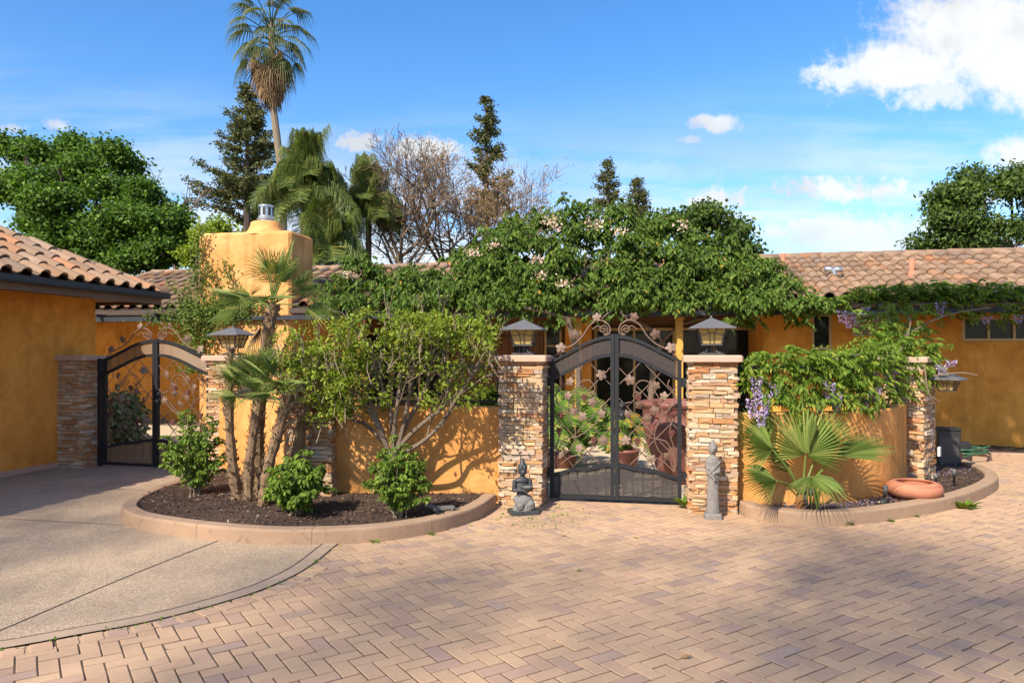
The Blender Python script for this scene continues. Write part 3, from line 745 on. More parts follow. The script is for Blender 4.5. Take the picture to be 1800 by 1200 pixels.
for k in range(int((UR - uT0) / .40)):
    x = uT0 + k * .40
    o = O('ridge_tile', ridge, roof); o.matrix_local = Matrix.Translation((x, RY, RZ + .0 + rnd.gauss(0, .004))) @ Matrix.Rotation(PI / 2 + rnd.gauss(0, .01) - .02, 4, 'Y')
# roof vents
def roofp(px, py):
    # point on the front roof slope seen at this place in the photograph
    best = None
    for k in range(300):
        n = 13.15 + k * .01; u = upx(px, n); x, y = uv(u, n); z = EZ + (n - 13.15) * SL
        yy_ = HOR - (z - EYE) / y * FPX
        if best is None or abs(yy_ - py) < best[0]: best = (abs(yy_ - py), u, n - N0, z)
    return best[1:]
for (px, py, kind) in ((1603, 487, 0), (1466, 492, 1), (1377, 478, 2)):
    u, n, z = roofp(px, py)
    if kind == 0:
        v = MB().lathe([(.05, -.1), (.05, .33), (.043, .33)], 12, (u, n, z)).lathe([(.12, -.06), (.075, .05), (.06, .10), (.055, .11)], 12, (u, n, z)).build('vent_pipe', TERRA, roof, smooth=True)
    elif kind == 1:
        v = MB().tube([(u, n, z - .1), (u, n, z + .14), (u - .05, n, z + .2), (u - .16, n, z + .2)], .05, 10).tube([(u, n, z + .19), (u + .14, n, z + .19)], .05, 10).build('tee_vent', ZINC, roof, smooth=True)
    else:
        v = MB().lathe([(.04, -.1), (.04, .36), (.03, .36)], 10, (u, n, z)).build('vent_pipe', TERRA, roof, smooth=True)
# chimney
cu0, cu1, cn0, cn1, cz = -9.03, -7.03, 13.06 - N0, 14.03 - N0, 4.07
mb = MB().cbox(cu0, cu1, cn0, cn1, 0, cz, 0.05)
mb.box(cu0 + .01, cu1 - .01, cn1, PN - .001, 0, 2.49)
ch = mb.build('chimney', STUCCO_C, house)
cxm, cym = cu0 + .50 * (cu1 - cu0) + .20, (cn0 + cn1) / 2
MB().lathe([(.56, -.05), (.43, .02), (.35, .09), (.315, .17), (.30, .245), (.27, .26)], 24, (cxm, cym, cz), 1, .9).build('chimney_collar', STUCCO_C, ch, smooth=True)
cp = MB().lathe([(.13, .24), (.13, .31), (.15, .31), (.155, .365), (.14, .375), (.135, .565), (.15, .565), (.15, .60), (.02, .612)], 20, (cxm, cym, cz)).build('flue_cap', ZINC, ch)
mb = MB()
for k in range(8):
    a = 2 * PI * (k + .3) / 8
    M = Matrix.Translation((cxm + .137 * math.cos(a), cym + .137 * math.sin(a), cz)) @ Matrix.Rotation(a, 4, 'Z')
    mb.box(-.006, .006, -.026, .026, .39, .55, M)
mb.build('flue_slots', BLACKP, ch)
# porch posts and steel pergola beam with rafters
perg = T('pergola', 'dark steel pergola beam carrying vines along the house front', 'pergola', (hx, hy, 0), -ROT)
bn = 13.0 - N0; bz = 2.375
MB().box(UL + 4, 9.0, bn - .045, bn + .045, bz - .045, bz + .045).build('beam', STEEL, perg)
for k in range(16):
    x = -12.5 + k * 1.33
    if cu0 - .05 < x < cu1 + .05: continue
    MB().box(x - .025, x + .025, bn + .046, EY + .028, bz - .03, bz + .03).build('bracket', STEEL, perg)
    MB().box(x - .03, x + .03, bn - .2, EY + 1.3, bz + .047, bz + .10).build('rafter', STEEL, perg)
for (px, w_) in ((632, .13), (1017, .12), (1194, .13)):
    u = upx(px, 13.2); y = 13.2 - N0
    p = MB().box(u - w_ / 2, u + w_ / 2, y - w_ / 2, y + w_ / 2, 0, 2.46).build('post', POSTM, perg)
    MB().box(u - w_ / 2 - .02, u + w_ / 2 + .02, y - w_ / 2 - .02, y + w_ / 2 + .02, 2.28, 2.322).build('post_cap', POSTM, p)

# ------------------------------------------------------------------ garage at the left (local x out towards the drive, y away)
gar = T('garage', 'deep orange stucco garage with hipped clay tile roof at the left edge', 'garage', (-5.69, 11.97, 0), -ROT)
GW, GE = -.69, -.67
mb = MB().box(GW - 5.5, GW, -8, GE, 0.02, 2.56); mb.build('wall', STUCCO_D, gar)
MB().box(GW, GW + .012, -8, GE - .02, 0.01, 0.09).build('weep_screed', CAPM, gar)
MB().box(-6.5, -.04, -8, -.04, 2.52, 2.545).build('soffit', SOFFIT, gar)
MB().box(-.05, -.02, -8, -.02, 2.47, 2.66).box(-6, -.051, -.05, -.02, 2.47, 2.66).build('fascia', simple('fascia_brown', (0.13, 0.085, 0.06), 0.6, 0, .2, 6), gar)
g_ = MB().box(-.018, .085, -8, .05, 2.565, 2.58).box(.085, .098, -8, .05, 2.58, 2.655).box(-.018, .098, .05, .06, 2.565, 2.655)
g_.build('gutter', STEEL, gar)
GS = 0.50; GA = math.atan(GS)
groof = MB(); z0 = 2.66
groof.v += [(0, 0, z0), (0, -8, z0), (-4.2, -8, z0 + 4.2 * GS), (-4.2, -4.2, z0 + 4.2 * GS), (-6.5, 0, z0)]
groof.f += [(1, 0, 3, 2), (0, 4, 3)]
groof = groof.build('roof', MATS['roof_underlay'], gar)
# across = +y direction of garage, upslope = -x
Mg = Matrix(((0, -math.cos(GA), math.sin(GA), .045), (1, 0, 0, -8.0), (0, math.sin(GA), math.cos(GA), z0 - .01), (0, 0, 0, 1)))
def gkeep(c, r): return (-8.0 + (c + .55) * TP) < -((r + .35) * TE * math.cos(GA)) + .02
def gvis(c, r): return -c if c > 8 else 1e6
lay_tiles(groof, Mg, int(8 / TP) + 1, 11, gvis, gkeep)
hip = MB().lathe([(.075, 0), (.08, .01), (.07, .40), (.065, .40)], 10).mesh('hip_tile', TILE_O, True)
hd = Vector((-1, -1, GS)).normalized(); q = hd.to_track_quat('Z', 'Y').to_matrix().to_4x4()
for k in range(13):
    p = Vector((.02, .02, z0 + .012)) + hd * (.36 * k - .05)
    o = O('hip_tile', hip, groof); o.matrix_local = Matrix.Translation(p) @ q

# ------------------------------------------------------------------ garden walls
def wall_along(name, label, path, h, th, mat, z0=0.0):
    base = path[len(path) // 2]
    A = path; B = off(path, th); n = len(path); mb = MB()
    b = .012
    for i in range(n):
        a, c = Vector((*A[i], 0)), Vector((*B[i], 0)); x = (c - a).normalized()
        for p, z in ((a, z0), (a, h - b), (a + x * b, h), (c - x * b, h), (c, h - b), (c, z0)): mb.v.append((p.x - base[0], p.y - base[1], z))
    for i in range(n - 1):
        for j in range(5): mb.f.append((i * 6 + j, (i + 1) * 6 + j, (i + 1) * 6 + j + 1, i * 6 + j + 1))
    mb.f.append(tuple(range(6))); mb.f.append(tuple((n - 1) * 6 + 5 - j for j in range(6)))
    o = mb.build(name, mat, None, loc=(base[0], base[1], 0))
    return tag(o, label, 'wall')
WH = 1.075
wall_along('garden_wall', 'low amber stucco wall behind the clump of palms', [(-4.02, 10.06), (-3.2, 9.11), (-2.44, 8.2)], WH, .2, STUCCO_W)
wall_along('garden_wall', 'low amber stucco wall with branch shadows left of main gate', [(-1.98, 8.18), (-1.0, 8.19), (-.12, 8.20)], WH, .2, STUCCO_W)
curve = sm2([(2.30, 7.74), (2.85, 7.69), (3.4, 7.78), (4.03, 8.10), (4.55, 8.62), (5.02, 9.33)], 6)
wall_along('garden_wall', 'curved amber stucco wall behind the green fan palm', curve, WH - .03, .2, STUCCO_W)

# ------------------------------------------------------------------ stacked stone pillars
stone_vars = []
for k in range(8):
    mb = MB(); jj = lambda s: rnd.uniform(-s, s)
    b = .06
    P = []
    for (x, z) in ((-.5, -.5), (.5, -.5), (.5, .5), (-.5, .5)):
        P.append((x, .5, z))
    for (x, z) in ((-.5, -.5), (.5, -.5), (.5, .5), (-.5, .5)): P.append((x + jj(.015), -.25 + jj(.1), z + jj(.04)))
    for (x, z) in ((-.475, -.42), (.475, -.42), (.475, .42), (-.475, .42)): P.append((x + jj(.02), -.5 + jj(.14), z + jj(.05)))
    P.append((jj(.25), -.5 + jj(.2), jj(.2)))
    mb.v = P
    for q in range(4):
        mb.f.append((q, (q + 1) % 4, 4 + (q + 1) % 4, 4 + q)); mb.f.append((4 + q, 4 + (q + 1) % 4, 8 + (q + 1) % 4, 8 + q)); mb.f.append((8 + q, 8 + (q + 1) % 4, 12))
    stone_vars.append(mb.mesh('stone', STONE))
CORE = simple('pillar_mortar', (0.26, 0.18, 0.115), 0.95, 0, 0.3, 20, 0.3)
def pillar(label, cx, cy, rz, w_=0.5, d_=0.5, h=1.575, sides=('f', 'l', 'r'), capsz=0.05, hcap=0.07, z0=0.0):
    t = T('stone_pillar', label, 'pillar', (cx, cy, 0), rz)
    e = .045
    MB().box(-w_ / 2 + e, w_ / 2 - e, -d_ / 2 + e, d_ / 2 - e, 0, h - .002).build('core', CORE, t)
    for s in sides:
        half, wid, ang = {'f': (d_ / 2, w_, 0), 'b': (d_ / 2, w_, PI), 'l': (w_ / 2, d_, -PI / 2), 'r': (w_ / 2, d_, PI / 2)}[s]
        z = z0; row = 0
        while z < h - .012:
            hh = min(rnd.choice((.036, .044, .05, .056, .064)), h - z)
            if h - z - hh < .02: hh = h - z
            x = -wid / 2; end = wid / 2
            # corners interlock: alternate rows run past the corner
            ext = .0 if (row + (s in 'lr')) % 2 else -.036
            x -= ext * -1 if ext else 0; x = -wid / 2 - ext * 0 + (0.036 if ext else 0); end = wid / 2 - (0.036 if ext else 0)
            while x < end - .004:
                ln = rnd.choice((.07, .11, .14, .18, .22, .28))
                if end - x - ln < .06: ln = end - x
                two = hh > .055 and rnd.random() < .35 and ln < .2
                for (zz0, h2) in (((z, hh / 2), (z + hh / 2, hh / 2)) if two else ((z, hh),)):
                    out = rnd.uniform(-.007, .010) + (rnd.uniform(.004, .012) if rnd.random() < .15 else 0); dep = .07
                    mx, my = x + ln / 2, -(half - dep / 2 + out - .004)
                    ca2, sa2 = math.cos(ang), math.sin(ang)
                    o = O('stone', rnd.choice(stone_vars), t, (mx * ca2 - my * sa2, mx * sa2 + my * ca2, zz0 + h2 / 2), ang + rnd.gauss(0, .008), (ln - .002, dep, h2 - .0016))
                x += ln
            z += hh; row += 1
    # cap slab in two halves as cast
    c_ = capsz
    mb = MB().cbox(-w_ / 2 - c_, w_ / 2 + c_, -d_ / 2 - c_, d_ / 2 + c_, h, h + hcap, .016)
    mb.build('cap', CAPM, t)
    return t
PW = 0.5
p1 = (.0875 + .25 * SN, 8.06 + .25 * CS); p2 = (2.088 + .25 * SN, 7.63 + .25 * CS)
pillar('stacked stone pillar left of the main gate, kneeling statue at its foot', *p1, -ROT, h=1.58)
pillar('stacked stone pillar right of the main gate, tall standing statue before it', *p2, -ROT, h=1.58)
pillar('stacked stone corner pillar half hidden behind shrub tree and palms', -2.206, 8.21, 0, h=1.50)
pillar('stacked stone pillar between the left gate and the palm clump', -3.91, 10.28, -R(15), sides=('f', 'r'))
gb = Vector((-6.23, 10.64)); ex = Vector((CS, -SN)); ey = Vector((SN, CS)); cc_ = gb - ex * .25 + ey * .25
pillar('stacked stone pillar against the orange garage wall', cc_.x, cc_.y, -ROT, sides=('f', 'r'))
pc = Vector((5.147, 9.17)); cc_ = pc + Vector((.707, .707)) * .25 + Vector((-.707, .707)) * .25
pe = pillar('stacked stone end pillar of the curved wall with wall lantern', cc_.x, cc_.y, R(45), h=1.56, sides=('f', 'l', 'r'))

# ------------------------------------------------------------------ gates
def flower5(mb, c, s, rot=0.0, tilt=(0, 0)):
    """cupped five lobed metal vine leaf facing -y"""
    cx, cy, cz = c
    M = Matrix.Translation(c) @ Matrix.Rotation(tilt[0], 4, 'X') @ Matrix.Rotation(tilt[1], 4, 'Z') @ Matrix.Rotation(rot, 4, 'Y')
    i0 = len(mb.v); ring = []
    for k in range(5):
        a = 2 * PI * k / 5
        for (da, rr, yy_) in ((-.60, .56, -.010), (-.42, .88, .004), (-.14, 1.0, .010), (.14, 1.02, .008), (.42, .86, .002)):
            ring.append((s * rr * math.cos(a + da), s * yy_ * 8 * rr * rr * .8, s * rr * math.sin(a + da)))
    mb.v.append(tuple(M @ Vector((0, -s * .16, 0))))
    for p in ring: mb.v.append(tuple(M @ Vector(p)))
    n = len(ring)
    for k in range(n): mb.f.append((i0, i0 + 1 + (k + 1) % n, i0 + 1 + k))
    return mb
def grapes(mb, c, s):
    for (row, cnt) in ((0, 3), (1, 4), (2, 3), (3, 2), (4, 1)):
        for k in range(cnt):
            for yk in (-1, 1):
                mb.ell((c[0] + (k - (cnt - 1) / 2) * s * .8, c[1] + yk * s * .4, c[2] - row * s * .75), s * .5, 6, 4)
    return mb
def spiral(c, r0, turns, a0, sgn=1, n=18, r1=.15):
    return [(c[0] + r0 * (1 - (1 - r1) * k / n) * math.cos(a0 + sgn * 2 * PI * turns * k / n), 0, c[1] + r0 * (1 - (1 - r1) * k / n) * math.sin(a0 + sgn * 2 * PI * turns * k / n)) for k in range(n + 1)]
TOPP = [(0, 1.873), (.1, 1.869), (.2, 1.846), (.3, 1.81), (.4, 1.76), (.5, 1.705), (.6, 1.654), (.7, 1.603), (.75, 1.585)]
BOTP = [(0, .44), (.1, .437), (.2, .41), (.3, .388), (.42, .385), (.5, .37), (.6, .335), (.75, .30)]
def interp(P, x): return float(np.interp(x, [p[0] for p in P], [p[1] for p in P]))
def gate(name, label, loc, rz, Wd, wick, wcol_name):
    t = T(name, label, 'gate', loc, rz); half = Wd / 2; kx = .7285 / half
    top = lambda x: interp(TOPP, abs(x) * kx); bot = lambda x: interp(BOTP, abs(x) * kx)
    for s in (-1, 1):
        X = lambda x: s * x
        def rail(mb, f, x0, x1, th, dy=.022, n=14):
            for k in range(n):
                a, b = x0 + (x1 - x0) * k / n, x0 + (x1 - x0) * (k + 1) / n
                za, zb = f(a), f(b)
                i = len(mb.v)
                for (x, z) in ((a, za), (b, zb)):
                    for yy_ in (-dy, dy):
                        for d in (0, -th): mb.v.append((X(x), yy_, z + d))
                mb.f += [(i, i + 4, i + 5, i + 1), (i + 2, i + 3, i + 7, i + 6), (i, i + 2, i + 6, i + 4), (i + 1, i + 5, i + 7, i + 3)]
        mb = MB()
        a, b = sorted((X(.003), X(.045))); mb.box(a, b, -.027, .027, .035, top(0) + .012)
        a, b = sorted((X(half - .045), X(half))); mb.box(a, b, -.027, .027, .035, top(half) - .005)
        rail(mb, top, .0455, half - .0005, .036); rail(mb, lambda x: top(x) - .205, .0455, half - .046, .036)
        rail(mb, bot, .0455, half - .046, .036); rail(mb, lambda x: .075, .0455, half - .046, .04, n=2)
        fr = mb.build('gate_leaf', IRON, t)
        # woven panels
        for (f1, f0, nst) in ((lambda x: top(x) - .04, lambda x: top(x) - .202, 15), (lambda x: bot(x) - .038, lambda x: .078, 24)):
            mb = MB(); n = 22
            for q in range(nst):
                row = []
                for k in range(n + 1):
                    x = .047 + (half - .094) * k / n
                    za, zb = f0(x), f1(x)
                    zc = za + (zb - za) * (q + .5) / nst; hh = (zb - za) / nst * .43
                    yy_ = .0012 * (1 if (k // 4 + q) % 2 else -1)
                    row.append((X(x), yy_, zc - hh)); row.append((X(x), yy_ + .003, zc + hh))
                i = len(mb.v); mb.v += row
                for k in range(n): mb.f.append((i + 2 * k, i + 2 * k + 2, i + 2 * k + 3, i + 2 * k + 1))
            for k in range(6):
                x = .10 + (half - .2) * k / 5
                mb.box(X(x) - .010, X(x) + .010, .011, .014, f0(x) + .001, f1(x) - .001)
            stuff(mb.build('woven_panel', wick, fr))
            # backing so the weave reads solid
        # diagonal lattice
        sp = .34
        for sg in (1, -1):
            for k in range(-14, 18):
                c0 = k * sp + (.05 if sg > 0 else .0)
                pts = []
                for q in range(0, 121):
                    x = .045 + (half - .09) * q / 120; z = c0 + sg * x * 1.05 + .2
                    if bot(x) < z < top(x) - .24: pts.append((X(x), .006 * sg, z))
                if len(pts) > 8: MB().tube([pts[0], pts[-1]], .0055, 5).build('lattice_bar', COPPER, fr)
        # vine stems and tendrils, leaves and grapes
        def vine(pts, r_=.0065, sub=5):
            p = smoothpath([(X(x / kx), -.02, z) for x, z in pts], sub); MB().tube(p, r_, 5).build('vine_scroll', COPPER, fr, smooth=True)
        vine([(.66, .36), (.60, .50), (.47, .62), (.44, .80), (.52, .98), (.50, 1.14), (.42, 1.28), (.36, 1.36), (.27, 1.36), (.22, 1.28), (.26, 1.22), (.31, 1.25)])
        vine([(.66, .36), (.64, .55), (.56, .70), (.40, .74), (.24, .86), (.12, 1.0), (.10, 1.10), (.18, 1.13)])
        vine([(.66, .36), (.50, .50), (.34, .54), (.20, .64), (.12, .76)])
        vine([(.50, .98), (.60, 1.06), (.66, 1.18), (.62, 1.28), (.58, 1.32), (.60, 1.38)])
        vine([(.66, .36), (.655, .6), (.60, .80), (.64, .95)])
        vine([(x, z) for x, _, z in spiral((.40, 1.27), .06, 1.6, PI / 2, -1)], .005, 2)
        vine([(x, z) for x, _, z in spiral((.24, 1.20), .05, 1.4, 0, 1)], .005, 2)
        # crest above the arch
        vine([(.68, 1.63), (.58, 1.71), (.46, 1.77), (.36, 1.86), (.28, 1.98), (.18, 2.04), (.09, 2.01), (.05, 1.95), (.06, 1.89), (.11, 1.875)], .009)
        vine([(x, z) for x, _, z in spiral((.125, 1.935), .058, 1.7, -PI / 2, -1)], .007, 2)
        vine([(.14, 1.95), (.19, 1.975), (.23, 1.95), (.25, 1.94)], .006)
        vine([(.15, 2.04), (.11, 2.09), (.07, 2.12), (.085, 2.14)], .006)
        fl = [(.44, 1.88, .062), (.60, 1.735, .060), (.19, 2.075, .052), (.17, 1.40, .062), (.47, 1.34, .050), (.52, 1.24, .050), (.25, 1.13, .055),
              (.45, 1.0, .055), (.33, .93, .055), (.13, .74, .058), (.40, .56, .050), (.12, 1.0, .05), (.60, .50, .045)]
        rr = random.Random(5 if s > 0 else 11)
        for (x, z, r_) in fl:
            x += rr.uniform(-.03, .03); z2 = z + (rr.uniform(-.05, .05) if z < 1.7 else 0)
            flower5(MB(), (X(min(x, .66) / kx), -.04, z2), r_ * 1.0, rr.uniform(0, 6), (rr.uniform(-.35, .35), rr.uniform(-.35, .35))).build('metal_leaf', COPPER, fr)
        for (x, z) in ((.30, 1.20), (.60, .82), (.26, .72), (.44, 1.14) if s > 0 else (.62, 1.0)):
            grapes(MB(), (X(x / kx + rr.uniform(-.04, .04)), -.03, z), .022).build('grape_cluster', GRAPE, fr, smooth=True)
        for zh in (.32, 1.35):
            MB().box(min(X(half + .001), X(half + .05)), max(X(half + .001), X(half + .05)), -.018, .018, zh - .05, zh + .05).build('hinge', IRON, fr)
        if s > 0:
            MB().cbox(.05, .115, -.05, -.028, .93, 1.13, .006).build('lock_plate', BLACKP, fr)
            MB().tube([(.082, -.05, 1.085), (.082, -.075, 1.085)], .026, 14).tube([(.082, -.05, .985), (.082, -.07, .985)], .016, 10).ell((.082, -.085, .985), (.032, .024, .032), 12, 8).tube([(.082, -.09, .97), (.105, -.095, .94)], .008, 6).build('door_knob', BLACKP, fr, smooth=True)
    # fixed hinge posts beside the pillars
    for s in (-1, 1):
        x = s * (half + .075); MB().box(x - .024, x + .024, -.025, .025, 0, 1.60).build('hinge_post', IRON, t)
    return t
ga, gb_ = Vector((.434, 8.35)), Vector((1.862, 8.06))
gm = (ga + gb_) / 2
gate('double_gate', 'arched black double gate with copper vine leaves between the two central pillars', (gm.x, gm.y, 0), -ROT, 1.457, WICK_D, '')
gl0, gl1 = Vector((-6.10, 10.88)), Vector((-4.20, 10.36)); gm = (gl0 + gl1) / 2
gate('double_gate', 'arched black double gate with tan woven panels beside the garage', (gm.x, gm.y, 0), -math.atan2(.52, 1.90), 1.84, WICK_T, '')

# ------------------------------------------------------------------ iron railings on the walls
def railing(label, path, z0=1.13, z1=1.52):
    base = path[len(path) // 2]
    t = T('iron_railing', label, 'railing', (base[0], base[1], 0))
    P3 = lambda z: [(x, y, z) for x, y in path]
    MB().tube(P3(z0), .02, 4).build('rail', IRON, t, world=True); MB().tube(P3(z1), .022, 4).build('rail', IRON, t, world=True)
    L_ = [0]
    for a, b in zip(path, path[1:]): L_.append(L_[-1] + math.hypot(b[0] - a[0], b[1] - a[1]))
    xs = [p[0] for p in path]; ys = [p[1] for p in path]
    at = lambda s: (float(np.interp(s, L_, xs)), float(np.interp(s, L_, ys)))
    for s in (0.01, L_[-1] - .01):
        x, y = at(s); MB().box(x - .02, x + .02, y - .02, y + .02, 1.0, z1 + .02).build('end_bar', IRON, t, world=True)
    n = max(2, int(L_[-1] / .42)); k = 0
    for q in range(n):
        s0 = (q + .5) / n * L_[-1]; sg = 1 if q % 2 else -1
        sp = spiral((0, (z0 + z1) / 2), .15, 1.8, sg * PI / 2, sg, 26, .2)
        MB().tube([(*at(s0 + p[0]), p[2]) for p in sp], .007, 5).build('scroll', COPPER, t, smooth=True, world=True)
        mb = MB(); x, y = at(s0 + .12 * sg); flower5(mb, (x, y - .02, z0 + .3), .05, q); mb.build('metal_leaf', COPPER, t, world=True)
    return t
railing('black iron scroll railing on the wall left of the main gate', [(-1.93, 8.28), (-.14, 8.30)])
railing('black iron scroll railing half hidden by the palm clump', [(-3.95, 10.15), (-2.46, 8.36)])
railing('black iron railing smothered by wisteria on the curved wall', off(curve, .1)[1:-2])

# ------------------------------------------------------------------ lanterns
def lantern(label, loc, rz, wall=False):
    t = T('lantern', label, 'lantern', loc, rz)
    t.scale = (.84, .84, .84)
    # local z measured from the foot plate; square tapering body under a broad pyramid hat
    hz = .345
    mb = MB(); a = .285
    i = 0; mb.v += [(-a, -a, hz - .012), (a, -a, hz - .012), (a, a, hz - .012), (-a, a, hz - .012), (-a, -a, hz), (a, -a, hz), (a, a, hz), (-a, a, hz), (0, 0, hz + .135)]
    mb.f += [(3, 2, 1, 0)] + [(k, (k + 1) % 4, 4 + (k + 1) % 4, 4 + k) for k in range(4)] + [(4 + k, 4 + (k + 1) % 4, 8) for k in range(4)]
    hat = mb.build('hat', HATM, t)
    MB().ell((0, 0, hz + .14), (.016, .016, .02), 8, 6).build('finial', HATM, hat, smooth=True)
    zb, zt, wb, wt = .14, hz - .0125, .115, .175
    P = lambda sx, sy, f: (sx * (wb + (wt - wb) * f), sy * (wb + (wt - wb) * f), zb + (zt - zb) * f)
    mb = MB()
    for sx, sy in ((-1, -1), (1, -1), (1, 1), (-1, 1)): mb.tube([P(sx, sy, 0), P(sx, sy, 1)], .013, 4)
    mb.box(-wb - .014, wb + .014, -wb - .014, wb + .014, zb - .018, zb + .006)
    cage = mb.build('cage', LAMPM, t)
    for k in range(4):
        M = Matrix.Rotation(k * PI / 2, 4, 'Z')
        g = MB(); c = [(-wb + .01, -wb + .004, zb), (wb - .01, -wb + .004, zb), (wt - .01, -wt + .004, zt), (-wt + .01, -wt + .004, zt)]
        g.quad(*[M @ Vector(p) for p in c]); g.build('glass_pane', AMBER, cage)
        m = MB()
        for fx in (-.2, .2):
            m.tube([M @ Vector((fx * wb, -wb - .004, zb)), M @ Vector((fx * wt * .9, -(wb + (wt - wb) * .7) - .004, zb + (zt - zb) * .7)), M @ Vector((fx * wt * 1.9, -wt - .004, zt))], .006, 4)
        f = .66; w2 = wb + (wt - wb) * f
        m.tube([M @ Vector((x * w2, -w2 - .004 - .0 * x, zb + (zt - zb) * (f + .06 * math.cos(x * PI * 1.5)))) for x in np.linspace(-1, 1, 9)], .006, 4)
        m.build('muntin', LAMPM, cage)
    if not wall:
        for k in range(4):
            M = Matrix.Rotation(k * PI / 2 + PI / 4, 4, 'Z')
            MB().tube([M @ Vector(p) for p in ((.085, 0, zb - .02), (.075, 0, .08), (.085, 0, .045), (.125, 0, .03), (.15, 0, .038))], .013, 6).build('foot_scroll', LAMPM, t, smooth=True)
        MB().box(-.16, .16, -.16, .16, 0.003, .014).cbox(-.145, .145, -.145, .145, .014, .03, .006).tube([(0, 0, .02), (0, 0, zb)], .03, 8).build('foot_plate', LAMPM, t)
    return t
lantern('amber glass lantern on the pillar left of the main gate', (*p1, 1.65), -ROT)
lantern('amber glass lantern on the pillar right of the main gate', (*p2, 1.65), -ROT)
lantern('amber glass lantern behind palm fronds on the left gate pillar', (-3.91, 10.28, 1.645), -R(15))
wl = lantern('wall lantern on the side of the end pillar', (5.465, 9.21, 1.12), -R(45), True)
MB().box(-.30, -.275, -.07, .07, .18, .44).tube([(-.28, 0, .34), (-.18, 0, .40), (-.02, 0, .40)], .014, 6).build('wall_bracket', LAMPM, wl)
wl.scale = (.66, .66, .66)

# ------------------------------------------------------------------ statues
def capsule(mb, a, b, ra, rb, n=10):
    a, b = Vector(a), Vector(b); d = b - a
    mb.tube([a - d.normalized() * ra * .7, a - d.normalized() * ra * .35, a, b, b + d.normalized() * rb * .35, b + d.normalized() * rb * .7], [ra * .6, ra * .93, ra, rb, rb * .93, rb * .6], n)
def remeshed(mb, name, mat, parent, vox, it=3):
    o = mb.build(name, mat, parent, smooth=True)
    m = o.modifiers.new('r', 'REMESH'); m.mode = 'VOXEL'; m.voxel_size = vox; m.use_smooth_shade = True
    s = o.modifiers.new('s', 'SMOOTH'); s.iterations = it; s.factor = .5
    return o
# tall standing figure
sx_, sy_ = (1253 - 900) / FPX * 7.42, 7.42
st = T('standing_statue', 'slender grey stone figure in long robe standing against right gate pillar', 'statue', (sx_, sy_, 0), -ROT + .05)
h_ = .80
mb = MB()
mb.lathe([(.075, .05), (.082, .08), (.074, .12), (.066, .25), (.062, .38), (.070, .48), (.074, .56), (.078, .61), (.062, .65), (.034, .67), (.028, .70)], 18, (0, 0, 0), 1, .72)
mb.ell((0, -.005, .74), (.046, .050, .062), 14, 10)
mb.ell((0, .004, .765), (.050, .052, .042), 12, 8); mb.ell((0, .005, .815), (.022, .022, .024), 10, 6)
mb.ell((0, -.055, .735), (.010, .014, .020), 8, 6); mb.ell((0, -.05, .712), (.018, .008, .006), 8, 4)
for s in (-1, 1):
    mb.ell((s * .048, .0, .735), (.008, .014, .032), 8, 6); mb.ell((s * .018, -.046, .75), (.010, .008, .005), 8, 4)
    capsule(mb, (s * .064, -.005, .60), (s * .066, -.02, .50), .022, .020)
    capsule(mb, (s * .066, -.02, .50), (s * .012, -.062, .47 + .02 * s), .019, .014)
    for q in range(4): capsule(mb, (s * (.014 - .004 * q), -.078, .475 + .02 * s - q * .011), (-s * .018, -.082, .465 + .02 * s - q * .013), .008, .006, 6)
for k in range(7):
    a = -2.6 + k * .34
    capsule(mb, (.070 * math.cos(a), .052 * math.sin(a), .10), (.060 * math.cos(a * .98), .046 * math.sin(a), .42), .010, .007, 6)
capsule(mb, (.075, -.03, .60), (-.03, -.065, .50), .012, .012); capsule(mb, (-.06, -.045, .54), (.05, -.06, .44), .010, .010)
remeshed(mb, 'body', GREYST, st, .0065, 2)
MB().cbox(-.10, .10, -.075, .075, .0, .062, .012).build('plinth', GREYST, st)
st.scale = (.86, .9, .95)
# kneeling figure holding a bowl
ks = T('kneeling_statue', 'dark kneeling stone figure with crown and bowl at foot of left pillar', 'statue', ((918 - 900) / FPX * 7.66, 7.66, 0), .22)
mb = MB()
mb.ell((0, .01, .33), (.082, .060, .10), 14, 10); mb.ell((0, .005, .41), (.094, .058, .045), 14, 8); mb.ell((0, .015, .23), (.072, .06, .07), 12, 8)
capsule(mb, (0, 0, .44), (0, -.004, .48), .030, .028)
mb.ell((.005, -.012, .52), (.043, .048, .058), 14, 10); mb.ell((.005, -.060, .515), (.010, .014, .018), 8, 6); mb.ell((.005, -.05, .492), (.016, .010, .006), 8, 4)
for s in (-1, 1): mb.ell((.005 + s * .046, .0, .515), (.010, .016, .028), 8, 6); mb.ell((.005 + s * .018, -.052, .532), (.010, .007, .005), 8, 4)
mb.lathe([(.052, .545), (.056, .565), (.045, .60), (.030, .64), (.012, .685), (.004, .70)], 12, (.005, .002, 0))
for k in range(6):
    a = -PI / 2 + (k - 2.5) * .75; capsule(mb, (.005 + .05 * math.cos(a), .05 * math.sin(a), .56), (.005 + .06 * math.cos(a), .06 * math.sin(a), .61), .012, .004, 6)
for s in (-1, 1):
    capsule(mb, (s * .095, 0, .405), (s * .112, -.01, .29), .030, .025); capsule(mb, (s * .112, -.01, .29), (s * .025 + .02, -.10, .315 + s * .012), .024, .016)
    for q in range(4): capsule(mb, (s * .02 + .02, -.105, .32 + s * .012 - q * .010), (-s * .025 + .03, -.115, .318 + s * .012 - q * .011), .009, .007, 6)
remeshed(mb, 'torso', DARKST, ks, .0065, 2)
mb = MB()
mb.ell((.03, -.03, .165), (.105, .085, .075), 16, 10)
capsule(mb, (-.05, .02, .17), (-.045, -.10, .11), .062, .045); capsule(mb, (.07, .02, .17), (.09, -.09, .12), .066, .055)
capsule(mb, (-.045, -.10, .10), (-.04, .05, .07), .042, .035); capsule(mb, (.09, -.09, .10), (.06, .08, .07), .045, .036)
